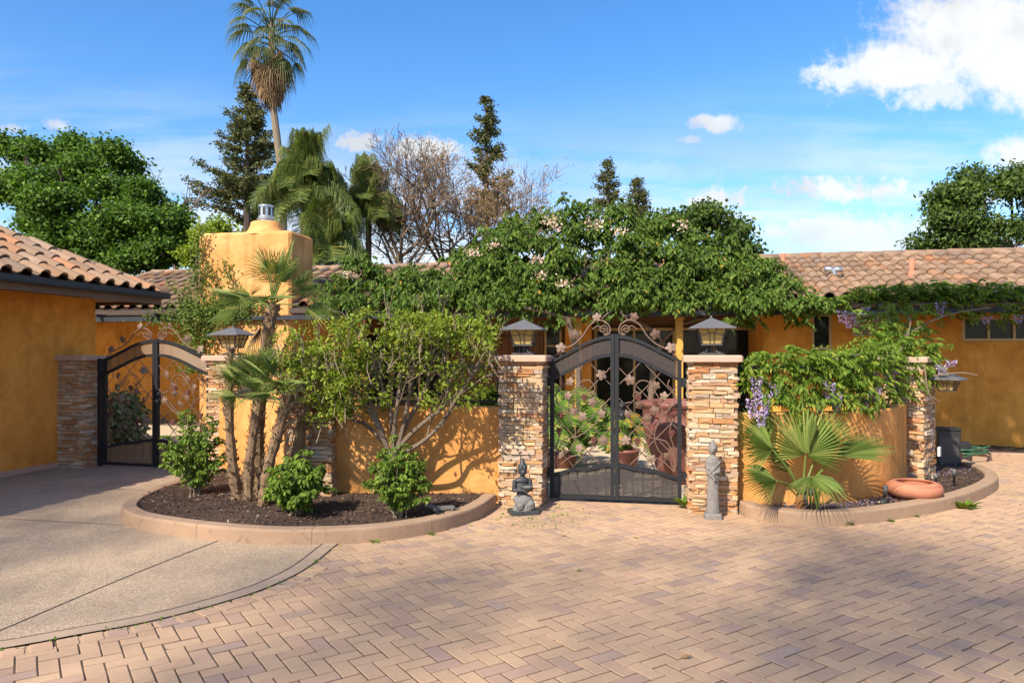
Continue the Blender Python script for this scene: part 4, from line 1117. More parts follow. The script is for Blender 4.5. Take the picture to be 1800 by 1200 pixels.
mb.lathe([(.15, .045), (.14, .08), (.115, .12), (.08, .15)], 16, (.02, -.005, 0), 1, .8)
for k in range(9):
    a = -2.9 + k * .34; capsule(mb, (.02 + .13 * math.cos(a), -.005 + .105 * math.sin(a), .06), (.03 + .085 * math.cos(a + .2), -.03 + .07 * math.sin(a + .2), .20), .010, .008, 6)
remeshed(mb, 'skirt', PALEST, ks, .007, 2)
MB().lathe([(.018, .318), (.05, .335), (.062, .352), (.060, .357), (.045, .345)], 14, (.035, -.115, 0)).build('bowl', PALEST, ks, smooth=True)
MB().cbox(-.165, .185, -.13, .13, 0, .05, .010).build('plinth', DARKST, ks)
ks.scale = (.84, .84, .84)

# ------------------------------------------------------------------ pots, lights and small things
pb = T('terracotta_bowl', 'squat terracotta bowl with wide mouth on the right bed kerb side', 'pot', ((1607 - 900) / FPX * 8.0, 8.0, .09))
MB().lathe([(.12, 0), (.20, .012), (.262, .055), (.282, .105), (.270, .150), (.225, .182), (.185, .190), (.180, .180), (.20, .165), (.22, .13), (.10, .03)], 36).build('body', TERRA, pb, smooth=True)
mb = MB()
for k in range(26):
    a = -1.9 + k * .075; mb.tube([(.252 * math.cos(a), .252 * math.sin(a), .168), (.268 * math.cos(a + .05), .268 * math.sin(a + .05), .145)], .004, 4)
mb.build('incised_band', simple('terracotta_dark', (0.30, 0.11, 0.065), 0.85), pb)
def lathe_pot(label, x, y, prof, mat, n=32, z=-.006):
    t = T('clay_pot', label, 'pot', (x, y, z)); MB().lathe(prof, n).build('body', mat, t, smooth=True); return t
x, y, _ = W(1196, 700, 9.6)
bigpot = lathe_pot('huge red-brown clay pot standing behind the right gate leaf', x, y, [(.20, 0), (.24, .01), (.34, .25), (.44, .52), (.475, .70), (.485, .72), (.47, .735), (.495, .76), (.475, .78), (.495, .98), (.525, 1.0), (.53, 1.05), (.50, 1.06), (.47, 1.0), (.44, .95)], CLAYPOT)
MB().lathe([(.46, .96), (.01, .97)], 24).build('potting_soil', SOIL, bigpot)
x, y, _ = W(1100, 780, 10.4)
smallpot = lathe_pot('small brown clay pot behind the gate beside the huge pot', x, y, [(.11, 0), (.13, .02), (.19, .28), (.205, .29), (.205, .33), (.18, .33), (.16, .26)], CLAYPOT)
x, y, _ = W(985, 780, 10.9)
midpot = lathe_pot('dark clay pot holding the big split-leaf plant behind gate', x, y, [(.18, 0), (.20, .02), (.25, .16), (.27, .17), (.27, .20), (.24, .20), (.22, .15)], CLAYPOT)
def spike(label, px, py, d, s=1.0, tilt=0.0):
    x, y, z = W(px, py, d); t = T('garden_light', label, 'garden light', (x, y, z), 0, None)
    t.rotation_euler = (0, tilt, 0)
    MB().lathe([(.012, -.06), (.012, .10 * s), (.022, .10 * s), (.026, .17 * s), (.020, .18 * s), (.004, .185 * s)], 10).build('head', MATS['grey_plastic'] if 'grey_plastic' in MATS else simple('grey_plastic', (0.10, 0.10, 0.105), 0.45), t, smooth=True)
    return t
spike('small dark spike light right of the fan palm trunk', 1425, 888, 7.45)
sp2 = spike('black garden spotlight on flat base beside terracotta bowl', 1553, 886, 7.75, 1.1, .12)
MB().cbox(-.13, .09, -.055, .055, -.02, .012, .01).lathe([(.05, 0), (.04, .05), (.02, .06)], 12).build('base', BLACKP, sp2)
spike('thin grey spike light near the end of the right bed', 1677, 851, 8.75)
spike('short spike light at the foot of the end pillar', 1645, 850, 8.75, .6)
# black cabinet, hose, landscape edging
x, y, z = W(1662, 800, 10.6)
cb = T('black_cabinet', 'black louvred utility cabinet beside the end pillar', 'cabinet', (x, y, .08), -ROT)
cw = .155
MB().cbox(-cw, cw, -.14, .14, 0, .50, .012).build('body', BLACKP, cb)
MB().box(-cw + .03, cw - .03, -.146, -.139, .03, .40).build('front_panel', simple('dark_grey_plastic', (0.045, 0.042, 0.042), 0.5), cb)
MB().cbox(-cw - .012, cw + .012, -.155, .155, .502, .53, .008).build('lid', BLACKP, cb)
hx_, hy_, _ = W(1705, 785, 11.3)
ho = T('garden_hose', 'coiled green garden hose lying by the orange wall', 'hose', (hx_, hy_, .10))
pts = []
for k in range(46):
    a = k * .42; r_ = .20 + .05 * math.sin(k * .37); pts.append((.08 + r_ * 1.25 * math.cos(a), r_ * .5 * math.sin(a) + .02 * math.sin(k), .03 + .003 * k * (.4 + .6 * math.sin(k * .33) ** 2)))
MB().tube(smoothpath(pts, 3), .011, 6).build('coil', HOSE, ho, smooth=True)
MB().tube(smoothpath([(-.05, -.1, .02), (-.25, -.25, .02), (-.42, -.5, .0), (-.75, -.75, .0), (-.95, -.85, .0)], 6), .011, 6).build('hose_end', HOSE, ho, smooth=True)
MB().cbox(-.16, .0, -.06, .06, .10, .22, .03).tube([(-.16, 0, .15), (-.22, -.02, .15)], .03, 8).tube([(-.05, 0, .0), (-.05, 0, .12)], .02, 6).build('nozzle_reel', BLACKP, ho)
tag(MB().cbox(-.035, .035, -.03, .0, -.06, .06, .008).build('outlet_cover', PALEM, None, loc=(5.455, 9.40, .42), rz=R(45)), 'white outlet cover on the lower side of the end pillar', 'outlet cover')
tag(MB().cbox(-.045, .045, -.05, .0, -.08, .08, .010).build('utility_box', simple('grey_green_plastic', (0.16, 0.18, 0.12), 0.5), None, loc=(-2.28, 7.955, .62)), 'grey green outlet box on the corner pillar behind a bush', 'outlet box')
# little prowling animal figurine in the mulch
fx, fy, fz = W(782, 905, 7.15)
fg = T('garden_figurine', 'small dark grey four-legged figurine in mulch near the kerb', 'figurine', (fx, fy, .095), .2)
mb = MB(); capsule(mb, (-.09, 0, .06), (.08, 0, .065), .032, .028); capsule(mb, (-.09, 0, .065), (-.145, 0, .095), .022, .024); mb.ell((-.165, 0, .095), (.034, .024, .024), 10, 8)
for (lx, ly) in ((-.075, .02), (-.075, -.02), (.07, .02), (.07, -.02)):
    capsule(mb, (lx, ly, .055), (lx + (.012 if lx > 0 else -.008), ly, .03), .014, .010); capsule(mb, (lx + (.012 if lx > 0 else -.008), ly, .03), (lx - .004, ly, .004), .010, .008)
capsule(mb, (.085, 0, .07), (.15, .01, .05), .010, .005)
for s in (-1, 1): mb.ell((-.155, s * .016, .118), (.006, .005, .012), 6, 4)
remeshed(mb, 'body', simple('figurine_grey', (0.10, 0.095, 0.09), 0.7, 0, .3, 30, .4), fg, .006, 1)
# wall air conditioner with its sign
u0, u1 = upx(1497, 14.0), upx(1541, 14.0); zc0, zc1 = dz(1519, 590), dz(1519, 563)
ac = T('wall_vent_unit', 'beige louvred vent box with sign on orange wall behind wisteria', 'vent box', (hx, hy, 0), -ROT)
MB().cbox(u0, u1, WN - .10, WN - .002, zc0, zc1, .008).build('casing', ACM, ac)
for c_ in range(3):
    for r_ in range(4):
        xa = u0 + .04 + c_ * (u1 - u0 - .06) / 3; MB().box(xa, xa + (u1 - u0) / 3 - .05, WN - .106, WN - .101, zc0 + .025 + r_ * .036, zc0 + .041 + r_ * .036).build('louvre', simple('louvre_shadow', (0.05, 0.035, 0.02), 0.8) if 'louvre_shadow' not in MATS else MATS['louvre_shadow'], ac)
MB().box(u0 + .05, u1 - .03, WN - .03, WN - .004, zc1 + .004, zc1 + .085).build('sign_board', ACM, ac)
def text(name, body, size, loc, parent, mat):
    cu = bpy.data.curves.new(name, 'FONT'); cu.body = body; cu.size = size; cu.align_x = 'CENTER'; cu.extrude = .001; cu.materials.append(mat)
    tmpo = bpy.data.objects.new(name + '_src', cu); C.objects.link(tmpo)
    dg = bpy.context.evaluated_depsgraph_get(); dg.update()
    me = bpy.data.meshes.new_from_object(tmpo.evaluated_get(dg)); bpy.data.objects.remove(tmpo); me.name = name
    o = bpy.data.objects.new(name, me); o.location = loc; o.rotation_euler = (PI / 2, 0, 0); return link(o, parent)
text('sign_lettering', 'CERNIT', .085, ((u0 + u1) / 2 + .02, WN - .033, zc1 + .012), ac, BLACKT)
text('number_lettering', '250 400 1100', .042, ((u0 + u1) / 2, WN - .103, zc1 - .075), ac, BLACKT)

# ------------------------------------------------------------------ palms
def fan(mb, hub, axis, nrm, Rr, spread, nseg, droop=.15, fused=.5, pleat=.02, rg=None, wid=1.0):
    rg = rg or rnd
    hub = Vector(hub); ax = Vector(axis).normalized(); nr = Vector(nrm); nr = (nr - ax * nr.dot(ax)).normalized(); sd = nr.cross(ax)
    da = spread / nseg
    for k in range(nseg):
        th = -spread / 2 + (k + .5) * da
        edge = abs(th) / (spread / 2)
        Rk = Rr * (1 - .30 * edge ** 2) * rg.uniform(.93, 1.05)
        def pt(a, r, up=0.0, dr=0.0):
            d = ax * math.cos(a) + sd * math.sin(a)
            return hub + d * r + nr * (up + .10 * Rr * (r / Rr) * (1 - math.cos(a)) * -1 * 0) - Vector((0, 0, 1)) * dr * Rr
        w0 = da / 2 * wid
        r0, r1, r2 = .04 * Rr, fused * Rk, (fused + (1 - fused) * .55) * Rk
        dr1, dr2, dr3 = droop * .10, droop * .35, droop * rg.uniform(.8, 1.3)
        i = len(mb.v)
        P = [pt(th - w0, r0), pt(th, r0, pleat * .3), pt(th + w0, r0), pt(th - w0, r1, 0, dr1), pt(th, r1, pleat, dr1), pt(th + w0, r1, 0, dr1),
             pt(th - w0 * .42, r2, 0, dr2), pt(th, r2, pleat * .7, dr2), pt(th + w0 * .42, r2, 0, dr2), pt(th + rg.uniform(-.03, .03), Rk, 0, dr3)]
        mb.v += [tuple(p) for p in P]
        mb.f += [(i, i + 1, i + 4, i + 3), (i + 1, i + 2, i + 5, i + 4), (i + 3, i + 4, i + 7, i + 6), (i + 4, i + 5, i + 8, i + 7), (i + 6, i + 7, i + 9), (i + 7, i + 8, i + 9)]
    return mb
def fan_frond(parent, base, hub, nrm, Rr, spread, nseg, mat, stem_mat, axis=None, stem=.010, name='frond', **kw):
    base, hub = Vector(base), Vector(hub)
    ax = Vector(axis) if axis is not None else (hub - base)
    mid = (base + hub) / 2 + Vector((0, 0, .06 * (hub - base).length))
    mb = fan(MB(), hub, ax, nrm, Rr, spread, nseg, **kw)
    o = mb.build(name, mat, parent, world=True)
    MB().tube(smoothpath([base, mid, hub], 4), [stem * 1.3] * 4 + [stem] * 4 + [stem * .7], 5).build('stalk', stem_mat, o, world=True)
    return o
def palm_trunk(parent, pts, r0, r1, rg, spines=True):
    path = smoothpath(pts, 8); n = len(path)
    rad = [r0 + (r1 - r0) * k / (n - 1) + rg.uniform(-.008, .010) for k in range(n)]
    tr = MB().tube(path, rad, 9).build('trunk', FIBRE, parent, world=True)
    P, D, N, L = [], [], [], []
    total = sum((path[i + 1] - path[i]).length for i in range(n - 1))
    cnt = int(total * 190)
    for k in range(cnt):
        f = rg.random() * (n - 1); i = min(int(f), n - 2); p = path[i].lerp(path[i + 1], f - i); t = (path[i + 1] - path[i]).normalized()
        a = rg.random() * 2 * PI; o1 = t.orthogonal().normalized(); o2 = t.cross(o1); outv = o1 * math.cos(a) + o2 * math.sin(a)
        P.append(p + outv * rad[i] * .82); D.append(outv * rg.uniform(.45, .9) + t * rg.uniform(.5, 1.0)); N.append(outv - t * .5); L.append(rg.uniform(.035, .075))
    L = np.array(L)
    leafobj('leaf_bases', np.array(P), np.array(D), np.array(N), L, L * .22, FIBRE2, tr, fold=.5)['kind'] = 'stuff'
    return path
def G(px, d, z=0.1): return Vector(((px - 900) / FPX * d, d, z))
def Wv(px, py, d): return Vector(W(px, py, d))
rg = random.Random(3)
def clump_palm(label, pts, r0, r1, crown, nf, Rr, up=.35, seed=1, dead=0, arc=None):
    rg = random.Random(seed); b = pts[0]
    t = T('fan_palm', label, 'palm tree', (b.x, b.y, b.z), 0, 'palms of the clump in the left bed')
    path = palm_trunk(t, pts, r0, r1, rg)
    top = path[-1]
    for k in range(nf):
        a = (k * 2.399 + seed) if arc is None else arc[0] + (arc[1] - arc[0]) * (k + .5) / nf + rg.uniform(-.15, .15)
        el = rg.uniform(-.25, 1.15) if k > 2 else rg.uniform(.9, 1.35)
        d = Vector((math.cos(a) * math.cos(el), math.sin(a) * math.cos(el), math.sin(el)))
        st_ = rg.uniform(.22, .34) * Rr / .36
        hub = top + d * st_ + Vector((0, 0, .02))
        nr = Vector((-math.cos(a) * math.sin(el), -math.sin(a) * math.sin(el) - .7, math.cos(el)))
        fan_frond(t, top, hub, nr, Rr * rg.uniform(.85, 1.1), R(rg.uniform(150, 210)), 22, L_CHAM, L_CHAM, droop=rg.uniform(.02, .22), fused=.24, pleat=.010, rg=rg, stem=.006, wid=.52)
    for k in range(dead):
        a = rg.random() * 6.28; d = Vector((math.cos(a) * .5, math.sin(a) * .5, -.55))
        fan_frond(t, top - Vector((0, 0, .08)), top + d * .35 - Vector((0, 0, .05)), Vector((math.cos(a), math.sin(a), .6)), Rr * .8, R(50), 8, L_DEAD, L_DEAD, droop=.5, fused=.25, rg=rg, stem=.007, wid=.5, name='dead_frond')
    return t
clump_palm('bare headless palm trunk, leftmost of the palm clump', [G(418, 7.75), Wv(407, 800, 7.75), Wv(402, 700, 7.78), Wv(405, 612, 7.8)], .058, .035, True, 0, .3, seed=2)
clump_palm('short palm trunk with arching fronds between bare trunk and tallest palm', [G(437, 7.65), Wv(438, 820, 7.68), Wv(450, 735, 7.7), Wv(458, 690, 7.72)], .055, .045, True, 13, .33, seed=4, dead=1, arc=(2.2, 5.6))
clump_palm('tallest palm of the clump, crown against the chimney', [G(458, 7.9), Wv(452, 780, 7.9), Wv(458, 690, 7.92), Wv(468, 610, 7.95), Wv(480, 535, 8.0)], .072, .065, True, 20, .40, seed=6, dead=4)
clump_palm('leaning palm with green fronds right of the tallest palm', [G(462, 7.55), Wv(472, 820, 7.55), Wv(492, 750, 7.55), Wv(505, 690, 7.55)], .058, .05, True, 15, .35, seed=9, dead=1, arc=(1.0, 5.0))
clump_palm('rightmost leaning palm trunk partly behind the round bush', [G(505, 7.8), Wv(520, 800, 7.8), Wv(533, 740, 7.82), Wv(545, 690, 7.85)], .06, .052, True, 5, .34, seed=12, dead=1, arc=(.6, 3.4))

# young fan palm in the right bed
fp = T('young_fan_palm', 'young green fan palm with broad fronds in the right bed', 'palm tree', tuple(G(1406, 7.42, .08)))
b0 = G(1406, 7.42, .08)
MB().lathe([(.03, -.02), (.042, .03), (.045, .09), (.032, .15), (.015, .2)], 12, tuple(b0)).build('trunk_base', ORANGEB, fp, world=True)
MB().tube([b0 + Vector((.05, .01, 0)), b0 + Vector((.055, .01, .16)), b0 + Vector((.05, 0, .3))], [.035, .03, .02], 8).build('leaf_sheath', BARKD, fp, world=True)
crown0 = b0 + Vector((.03, 0, .16))
L_FAN2 = L_FAN
def rf(hpx, hpy, hd, tipx, tipy, td, nrm, Rr, spread, n=30, droop=.06, fused=.6, base=None):
    hub = Wv(hpx, hpy, hd); tip = Wv(tipx, tipy, td)
    fan_frond(fp, base or crown0, hub, nrm, Rr, R(spread), n, L_FAN, L_FAN, axis=tip - hub, droop=droop, fused=fused * .82, pleat=.02, stem=.010, rg=rg, wid=.93)
rf(1416, 800, 7.40, 1428, 690, 7.50, (.05, -1, .25), .575, 225, 38, .03, .62)          # big upright
rf(1358, 790, 7.30, 1300, 770, 7.25, (.1, -1, .45), .40, 130, 26, .06, .6)              # left middle
rf(1365, 845, 7.20, 1296, 838, 7.10, (.0, -.8, .75), .42, 115, 26, .12, .55)            # lower left
rf(1425, 838, 7.20, 1455, 862, 6.95, (.05, -.75, .8), .38, 190, 26, .30, .5)            # lower centre drooping
rf(1470, 803, 7.45, 1570, 765, 7.55, (.25, -.45, 1), .64, 70, 22, .06, .5)             # long right
rf(1352, 775, 7.55, 1310, 725, 7.62, (.2, -1, .3), .45, 120, 22, .05, .6)               # upper left behind
rf(1440, 790, 7.50, 1520, 700, 7.55, (.1, -1, .2), .5, 90, 18, .05, .55)
mb = MB(); hub = Wv(1421, 790, 7.36)
fan(mb, hub, (.12, .0, 1), (0, -1, .1), .36, R(22), 7, .0, .8, .03, rg); mb.build('unopened_frond', L_FAN, fp, world=True)
mb = MB(); fan(mb, Wv(1434, 850, 7.1), (.05, -.1, -1), (0, -1, .1), .26, R(20), 5, .0, .5, .01, rg); mb.build('hanging_frond', L_FAN, fp, world=True)
for (hx_, hy_, a_) in ((1375, 815, -1), (1390, 830, -.6)):
    mb = MB(); fan(mb, Wv(hx_, hy_, 7.5), (-.7, .1, .7), (.2, -1, 0), .30, R(60), 10, .3, .5, .01, rg); mb.build('shaded_frond', L_CHAM, fp, world=True)

# tall skirted fan palm far behind
dW = 31.0
wb_ = Wv(503, 470, dW); wb_.z = 0
wp = T('tall_fan_palm', 'very tall fan palm with brown skirt rising above the chimney', 'palm tree', tuple(wb_))
pathW = smoothpath([wb_, Wv(498, 420, dW), Wv(497, 330, dW), Wv(488, 250, dW), Wv(480, 180, dW), Wv(478, 90, dW), Wv(477, 40, dW)], 6)
MB().tube(pathW, [.17 - .03 * k / len(pathW) for k in range(len(pathW))], 10).build('trunk', BARKP, wp, world=True)
rgw = random.Random(21)
tp = Wv(477, 45, dW)
for k in range(50):
    a = k * 2.399; lvl = k / 50
    el = 1.25 - 2.3 * lvl + rgw.uniform(-.15, .15)
    d = Vector((math.cos(a) * math.cos(el), math.sin(a) * math.cos(el), math.sin(el)))
    base = tp - Vector((0, 0, 1.2 * lvl)); st_ = rgw.uniform(1.0, 1.55) * (1 - .35 * lvl)
    hub = base + d * st_
    dead = lvl > .80
    ax = d + Vector((0, 0, -.35 - .5 * lvl))
    nr = Vector((-d.x * d.z, -d.y * d.z, 1 - d.z * d.z)) + Vector((d.x, d.y, 0)) * .4
    fan_frond(wp, base, hub, nr, rgw.uniform(.7, 1.05), R(rgw.uniform(110, 175)), 16, L_DEAD if dead else L_WASH, L_WASH, axis=ax, droop=rgw.uniform(.5, .95), fused=.45, pleat=.02, rg=rgw, stem=.022, wid=.85, name='dead_frond' if dead else 'frond')
mb = MB()
for k in range(230):
    a = rgw.random() * 6.28; f = rgw.random()
    z = -1.35 - f * 1.5; rr = .74 - .50 * f
    p = tp + Vector((math.cos(a) * rr, math.sin(a) * rr, z + rgw.uniform(-.2, .2)))
    fan(mb, p, (math.cos(a) * .22, math.sin(a) * .22, -1), (math.cos(a), math.sin(a), .1), rgw.uniform(.5, .85), R(rgw.uniform(35, 60)), 5, .0, .4, .02, rgw)
stuff(mb.build('dead_leaf_skirt', L_DEAD, wp, world=True))

# feather palms behind the chimney
def feather(mb, base, d, L_, droop, rg, lf=.95, nl=95):
    base = Vector(base); d = Vector(d).normalized(); pts = []
    for k in range(13):
        s = k / 12; pts.append(base + d * L_ * s - Vector((0, 0, 1)) * droop * L_ * s * s)
    side = d.cross(Vector((0, 0, 1))).normalized()
    mb.tube(pts, [.035 * (1 - .8 * k / 12) for k in range(13)], 4)
    for k in range(nl):
        s = .12 + .88 * k / nl; i = min(int(s * 12), 11); p = pts[i].lerp(pts[i + 1], s * 12 - i); t = (pts[i + 1] - pts[i]).normalized()
        for sg in (-1, 1):
            ll = lf * (1 - .5 * abs(s - .45) / .55) * rg.uniform(.8, 1.15)
            o1 = (side * sg * rg.uniform(.6, 1) + t * .55 + Vector((0, 0, rg.uniform(-.1, .35)))).normalized()
            p1_ = p + o1 * ll * .5; p2_ = p1_ + (o1 * .3 + Vector((rg.gauss(0, .12), rg.gauss(0, .12), -1.0))).normalized() * ll * .75
            w_ = t * .011
            j = len(mb.v); mb.v += [tuple(p - w_), tuple(p + w_), tuple(p1_ + w_), tuple(p1_ - w_), tuple(p2_)]
            mb.f += [(j, j + 1, j + 2, j + 3), (j + 3, j + 2, j + 4)]
def feather_palm(label, px, d, topy, nf, L_, seed, trunk_r=.22, lean=0):
    rg = random.Random(seed); b = Wv(px, 500, d); b.z = 0; top = Wv(px + lean, topy, d)
    t = T('feather_palm', label, 'palm tree', tuple(b))
    MB().tube(smoothpath([b, (b + top) / 2, top], 5), [trunk_r] * 11, 9).build('trunk', BARK, t, world=True)
    for k in range(nf):
        a = k * 2.399 + seed; el = 1.5 - 1.75 * (k / nf) ** 1.2 + rg.uniform(-.1, .1)
        mb = MB(); feather(mb, top, (math.cos(a) * math.cos(el), math.sin(a) * math.cos(el), math.sin(el)), L_ * rg.uniform(.75, 1.1) * (1.25 if k < 9 else 1), rg.uniform(.15, .4) if k < 9 else rg.uniform(.55, .95), rg)
        mb.build('frond', L_QUEEN, t, world=True)
    return t
feather_palm('drooping feather palm right behind the chimney', 536, 22.0, 325, 44, 1.75, 5, .12)
feather_palm('spreading feather palm between chimney and bare trees', 648, 24.0, 360, 32, 1.5, 8, .10)
feather_palm('low yellowish feather palm just right of the chimney', 576, 20.0, 440, 20, 1.4, 14, .09)

# ------------------------------------------------------------------ leafy plants
def nprng(s): return np.random.default_rng(s)
def crown_leaves(name, t, blobs, per, spread, L0, L1, mat, seed, dens=1.0, six=False, wr=.42, shell=(.45, 1.0), upb=.5, lump=0):
    """blobs: (centre, radii, n clumps)"""
    rg = nprng(seed); P, Nn = [], []
    for (c, rad, n) in blobs:
        if lump:
            lc = np.array(c) + rdirs(rg, lump) * rg.uniform(.25, .85, (lump, 1)) * np.array(rad); lr = rg.uniform(.24, .46, (lump, 1)) * np.array(rad)
            w_ = rg.integers(0, lump, n); d = rdirs(rg, n); d[:, 2] = np.abs(d[:, 2]) * .9 - .25 * rg.random(n); d = unit(d)
            cen = lc[w_] + d * lr[w_] * rg.uniform(.6, 1.05, (n, 1))
        else:
            d = rdirs(rg, n); r_ = rg.uniform(shell[0], shell[1], (n, 1)) ** .7
            cen = np.array(c) + d * r_ * np.array(rad)
        k = rg.integers(max(2, per // 2), int(per * 1.5), n)
        cc = np.repeat(cen, k, axis=0); dd = np.repeat(d, k, axis=0)
        offv = rg.normal(size=(len(cc), 3)) * spread * (1, 1, .7)
        P.append(cc + offv); Nn.append(dd * .7 + unit(offv) * .5)
    P = np.concatenate(P); Nn = np.concatenate(Nn); n = len(P)
    N = Nn * .6 + rdirs(rg, n) * .75 + np.array((0, 0, upb)); D = rdirs(rg, n) + Nn * .4 - np.array((0, 0, .45))
    L = rg.uniform(L0, L1, n)
    return leafobj(name, P, D, N, L, L * wr, mat, t, six=six, fold=.3, curl=.15)
def limbs(mb, start, d, L_, r_, lev, rg, kids=(2, 4), spread=.6, up=.15, tips=None, nseg=5, shrink=.68, sides=5, minr=.004):
    start = Vector(start); d = Vector(d).normalized(); pts = [start]; p = start; dd = d
    for k in range(nseg):
        dd = (dd + Vector((rg.gauss(0, .13), rg.gauss(0, .13), rg.gauss(0, .09) + up * .12))).normalized(); p = p + dd * L_ / nseg; pts.append(p)
    mb.tube(pts, [max(minr, r_ * (1 - .5 * k / nseg)) for k in range(nseg + 1)], max(3, sides - lev if lev < 3 else 3) if False else sides, cap=False)
    if tips is not None and lev <= 1: tips.append((pts[-1], dd)); tips.append((pts[nseg // 2 + 1], dd))
    if lev <= 0: return
    for k in range(rg.randint(*kids)):
        i = rg.randint(2, nseg); q = pts[i]
        o1 = dd.orthogonal().normalized(); o2 = dd.cross(o1); a = rg.random() * 6.28
        nd = dd + (o1 * math.cos(a) + o2 * math.sin(a)) * rg.uniform(spread * .6, spread * 1.3)
        limbs(mb, q, nd, L_ * shrink * rg.uniform(.8, 1.15), r_ * .58, lev - 1, rg, kids, spread, up, tips, nseg, shrink, max(3, sides - 1), minr)
def tree(name, label, base, trunk_top, r_, blobs, per, spread, L0, L1, mat, seed, bark=BARKD, nl=7, **kw):
    t = T(name, label, 'tree', tuple(base)); rg = random.Random(seed)
    mb = MB(); base = Vector(base); tt = Vector(trunk_top)
    mb.tube(smoothpath([base, base.lerp(tt, .5) + Vector((rg.uniform(-.2, .2), 0, 0)), tt], 4), [r_ * (1 - .4 * k / 8) for k in range(9)], 9)
    tr = mb.build('trunk', bark, t, world=True)
    mb = MB()
    for (c, rad, n) in blobs:
        for k in range(max(1, int(nl / len(blobs)) + 1)):
            tgt = Vector(c) + Vector((rg.uniform(-.6, .6) * rad[0], rg.uniform(-.6, .6) * rad[1], rg.uniform(-.5, .7) * rad[2]))
            st_ = base.lerp(tt, rg.uniform(.7, 1)); v = tgt - st_
            limbs(mb, st_, v, v.length * .85, r_ * .3, 1, rg, (2, 4), .6, .0, None, 5, .22, 5, .012)
    mb.build('limb', bark, tr, world=True)
    crown_leaves('crown', t, blobs, per, spread, L0, L1, mat, seed, **kw)
    return t
def bl(px, py, d, rx, ry, rz, n): return (tuple(W(px, py, d)), (rx / FPX * d, ry, rz / FPX * d), n)
def base_at(px, d): v = Wv(px, 500, d); v.z = -.1; return v
tree('leafy_tree', 'large dark green leafy tree behind the garage roof', base_at(120, 21), Wv(125, 400, 21), .30,
     [bl(20, 340, 21, 70, 1.6, 52, 70), bl(85, 330, 20.8, 55, 1.6, 48, 60), bl(70, 395, 20.3, 90, 1.6, 50, 80), bl(150, 385, 20.3, 80, 1.6, 55, 80), bl(200, 345, 21, 48, 1.4, 50, 56), bl(150, 300, 21.5, 42, 1.2, 36, 40), bl(208, 285, 21, 26, .9, 26, 24), bl(55, 272, 22, 40, 1.2, 26, 30), bl(5, 255, 22, 34, 1.1, 24, 22), bl(128, 256, 22, 18, .7, 18, 12), bl(170, 268, 22, 16, .7, 14, 8),
      bl(185, 440, 20, 90, 1.4, 42, 70), bl(60, 440, 20, 90, 1.4, 50, 60), bl(225, 390, 20.3, 40, 1.1, 34, 34)],
     100, .20, .075, .135, L_TREE, 31, lump=5)
tree('leafy_tree', 'smaller green tree between the garage roof and chimney', base_at(278, 20), Wv(280, 430, 20), .2,
     [bl(262, 348, 20.3, 30, .9, 22, 22), bl(290, 385, 20, 38, 1.0, 34, 40), bl(250, 400, 20, 40, 1.1, 36, 38), bl(305, 425, 19.6, 30, 1.0, 36, 34), bl(260, 450, 19.8, 60, 1.2, 36, 44), bl(318, 395, 19.8, 16, .7, 14, 10)], 95, .18, .075, .13, L_TREE, 33, lump=5)
tree('leafy_tree', 'yellow-green rounded tree peeping from behind the chimney left', base_at(365, 18.5), Wv(365, 440, 18.5), .15,
     [bl(368, 420, 18.5, 34, .9, 24, 30), bl(395, 408, 18.8, 26, .8, 16, 16), bl(342, 460, 18.3, 16, .7, 26, 12)], 60, .15, .06, .11, L_YEL, 35, lump=4)
tree('leafy_tree', 'low dark tree rising behind the rose at right', base_at(1225, 24), Wv(1225, 430, 24), .2,
     [bl(1200, 400, 24, 55, 1.2, 30, 26), bl(1245, 385, 24, 42, 1.2, 26, 22), bl(1285, 410, 23.8, 40, 1.2, 26, 22), bl(1160, 405, 24.5, 36, 1, 24, 16), bl(1320, 440, 23.5, 28, .9, 30, 14)], 52, .20, .10, .18, L_LOQ, 37, lump=7)
tree('leafy_tree', 'broad dark evergreen tree above the roof at the right edge', base_at(1745, 20.5), Wv(1745, 420, 20.5), .22,
     [bl(1700, 355, 20.5, 55, 1.3, 50, 75), bl(1770, 325, 20.5, 55, 1.3, 42, 70), bl(1662, 395, 20.3, 40, 1.0, 36, 44), bl(1745, 410, 20.2, 80, 1.4, 40, 85), bl(1722, 308, 20.8, 26, .8, 18, 18), bl(1815, 390, 20.5, 50, 1.4, 80, 60), bl(1650, 360, 20.4, 26, .8, 20, 16), bl(1690, 430, 20.2, 60, 1.2, 24, 40)], 46, .17, .10, .17, L_LOQ, 39, six=True, wr=.24, lump=6)

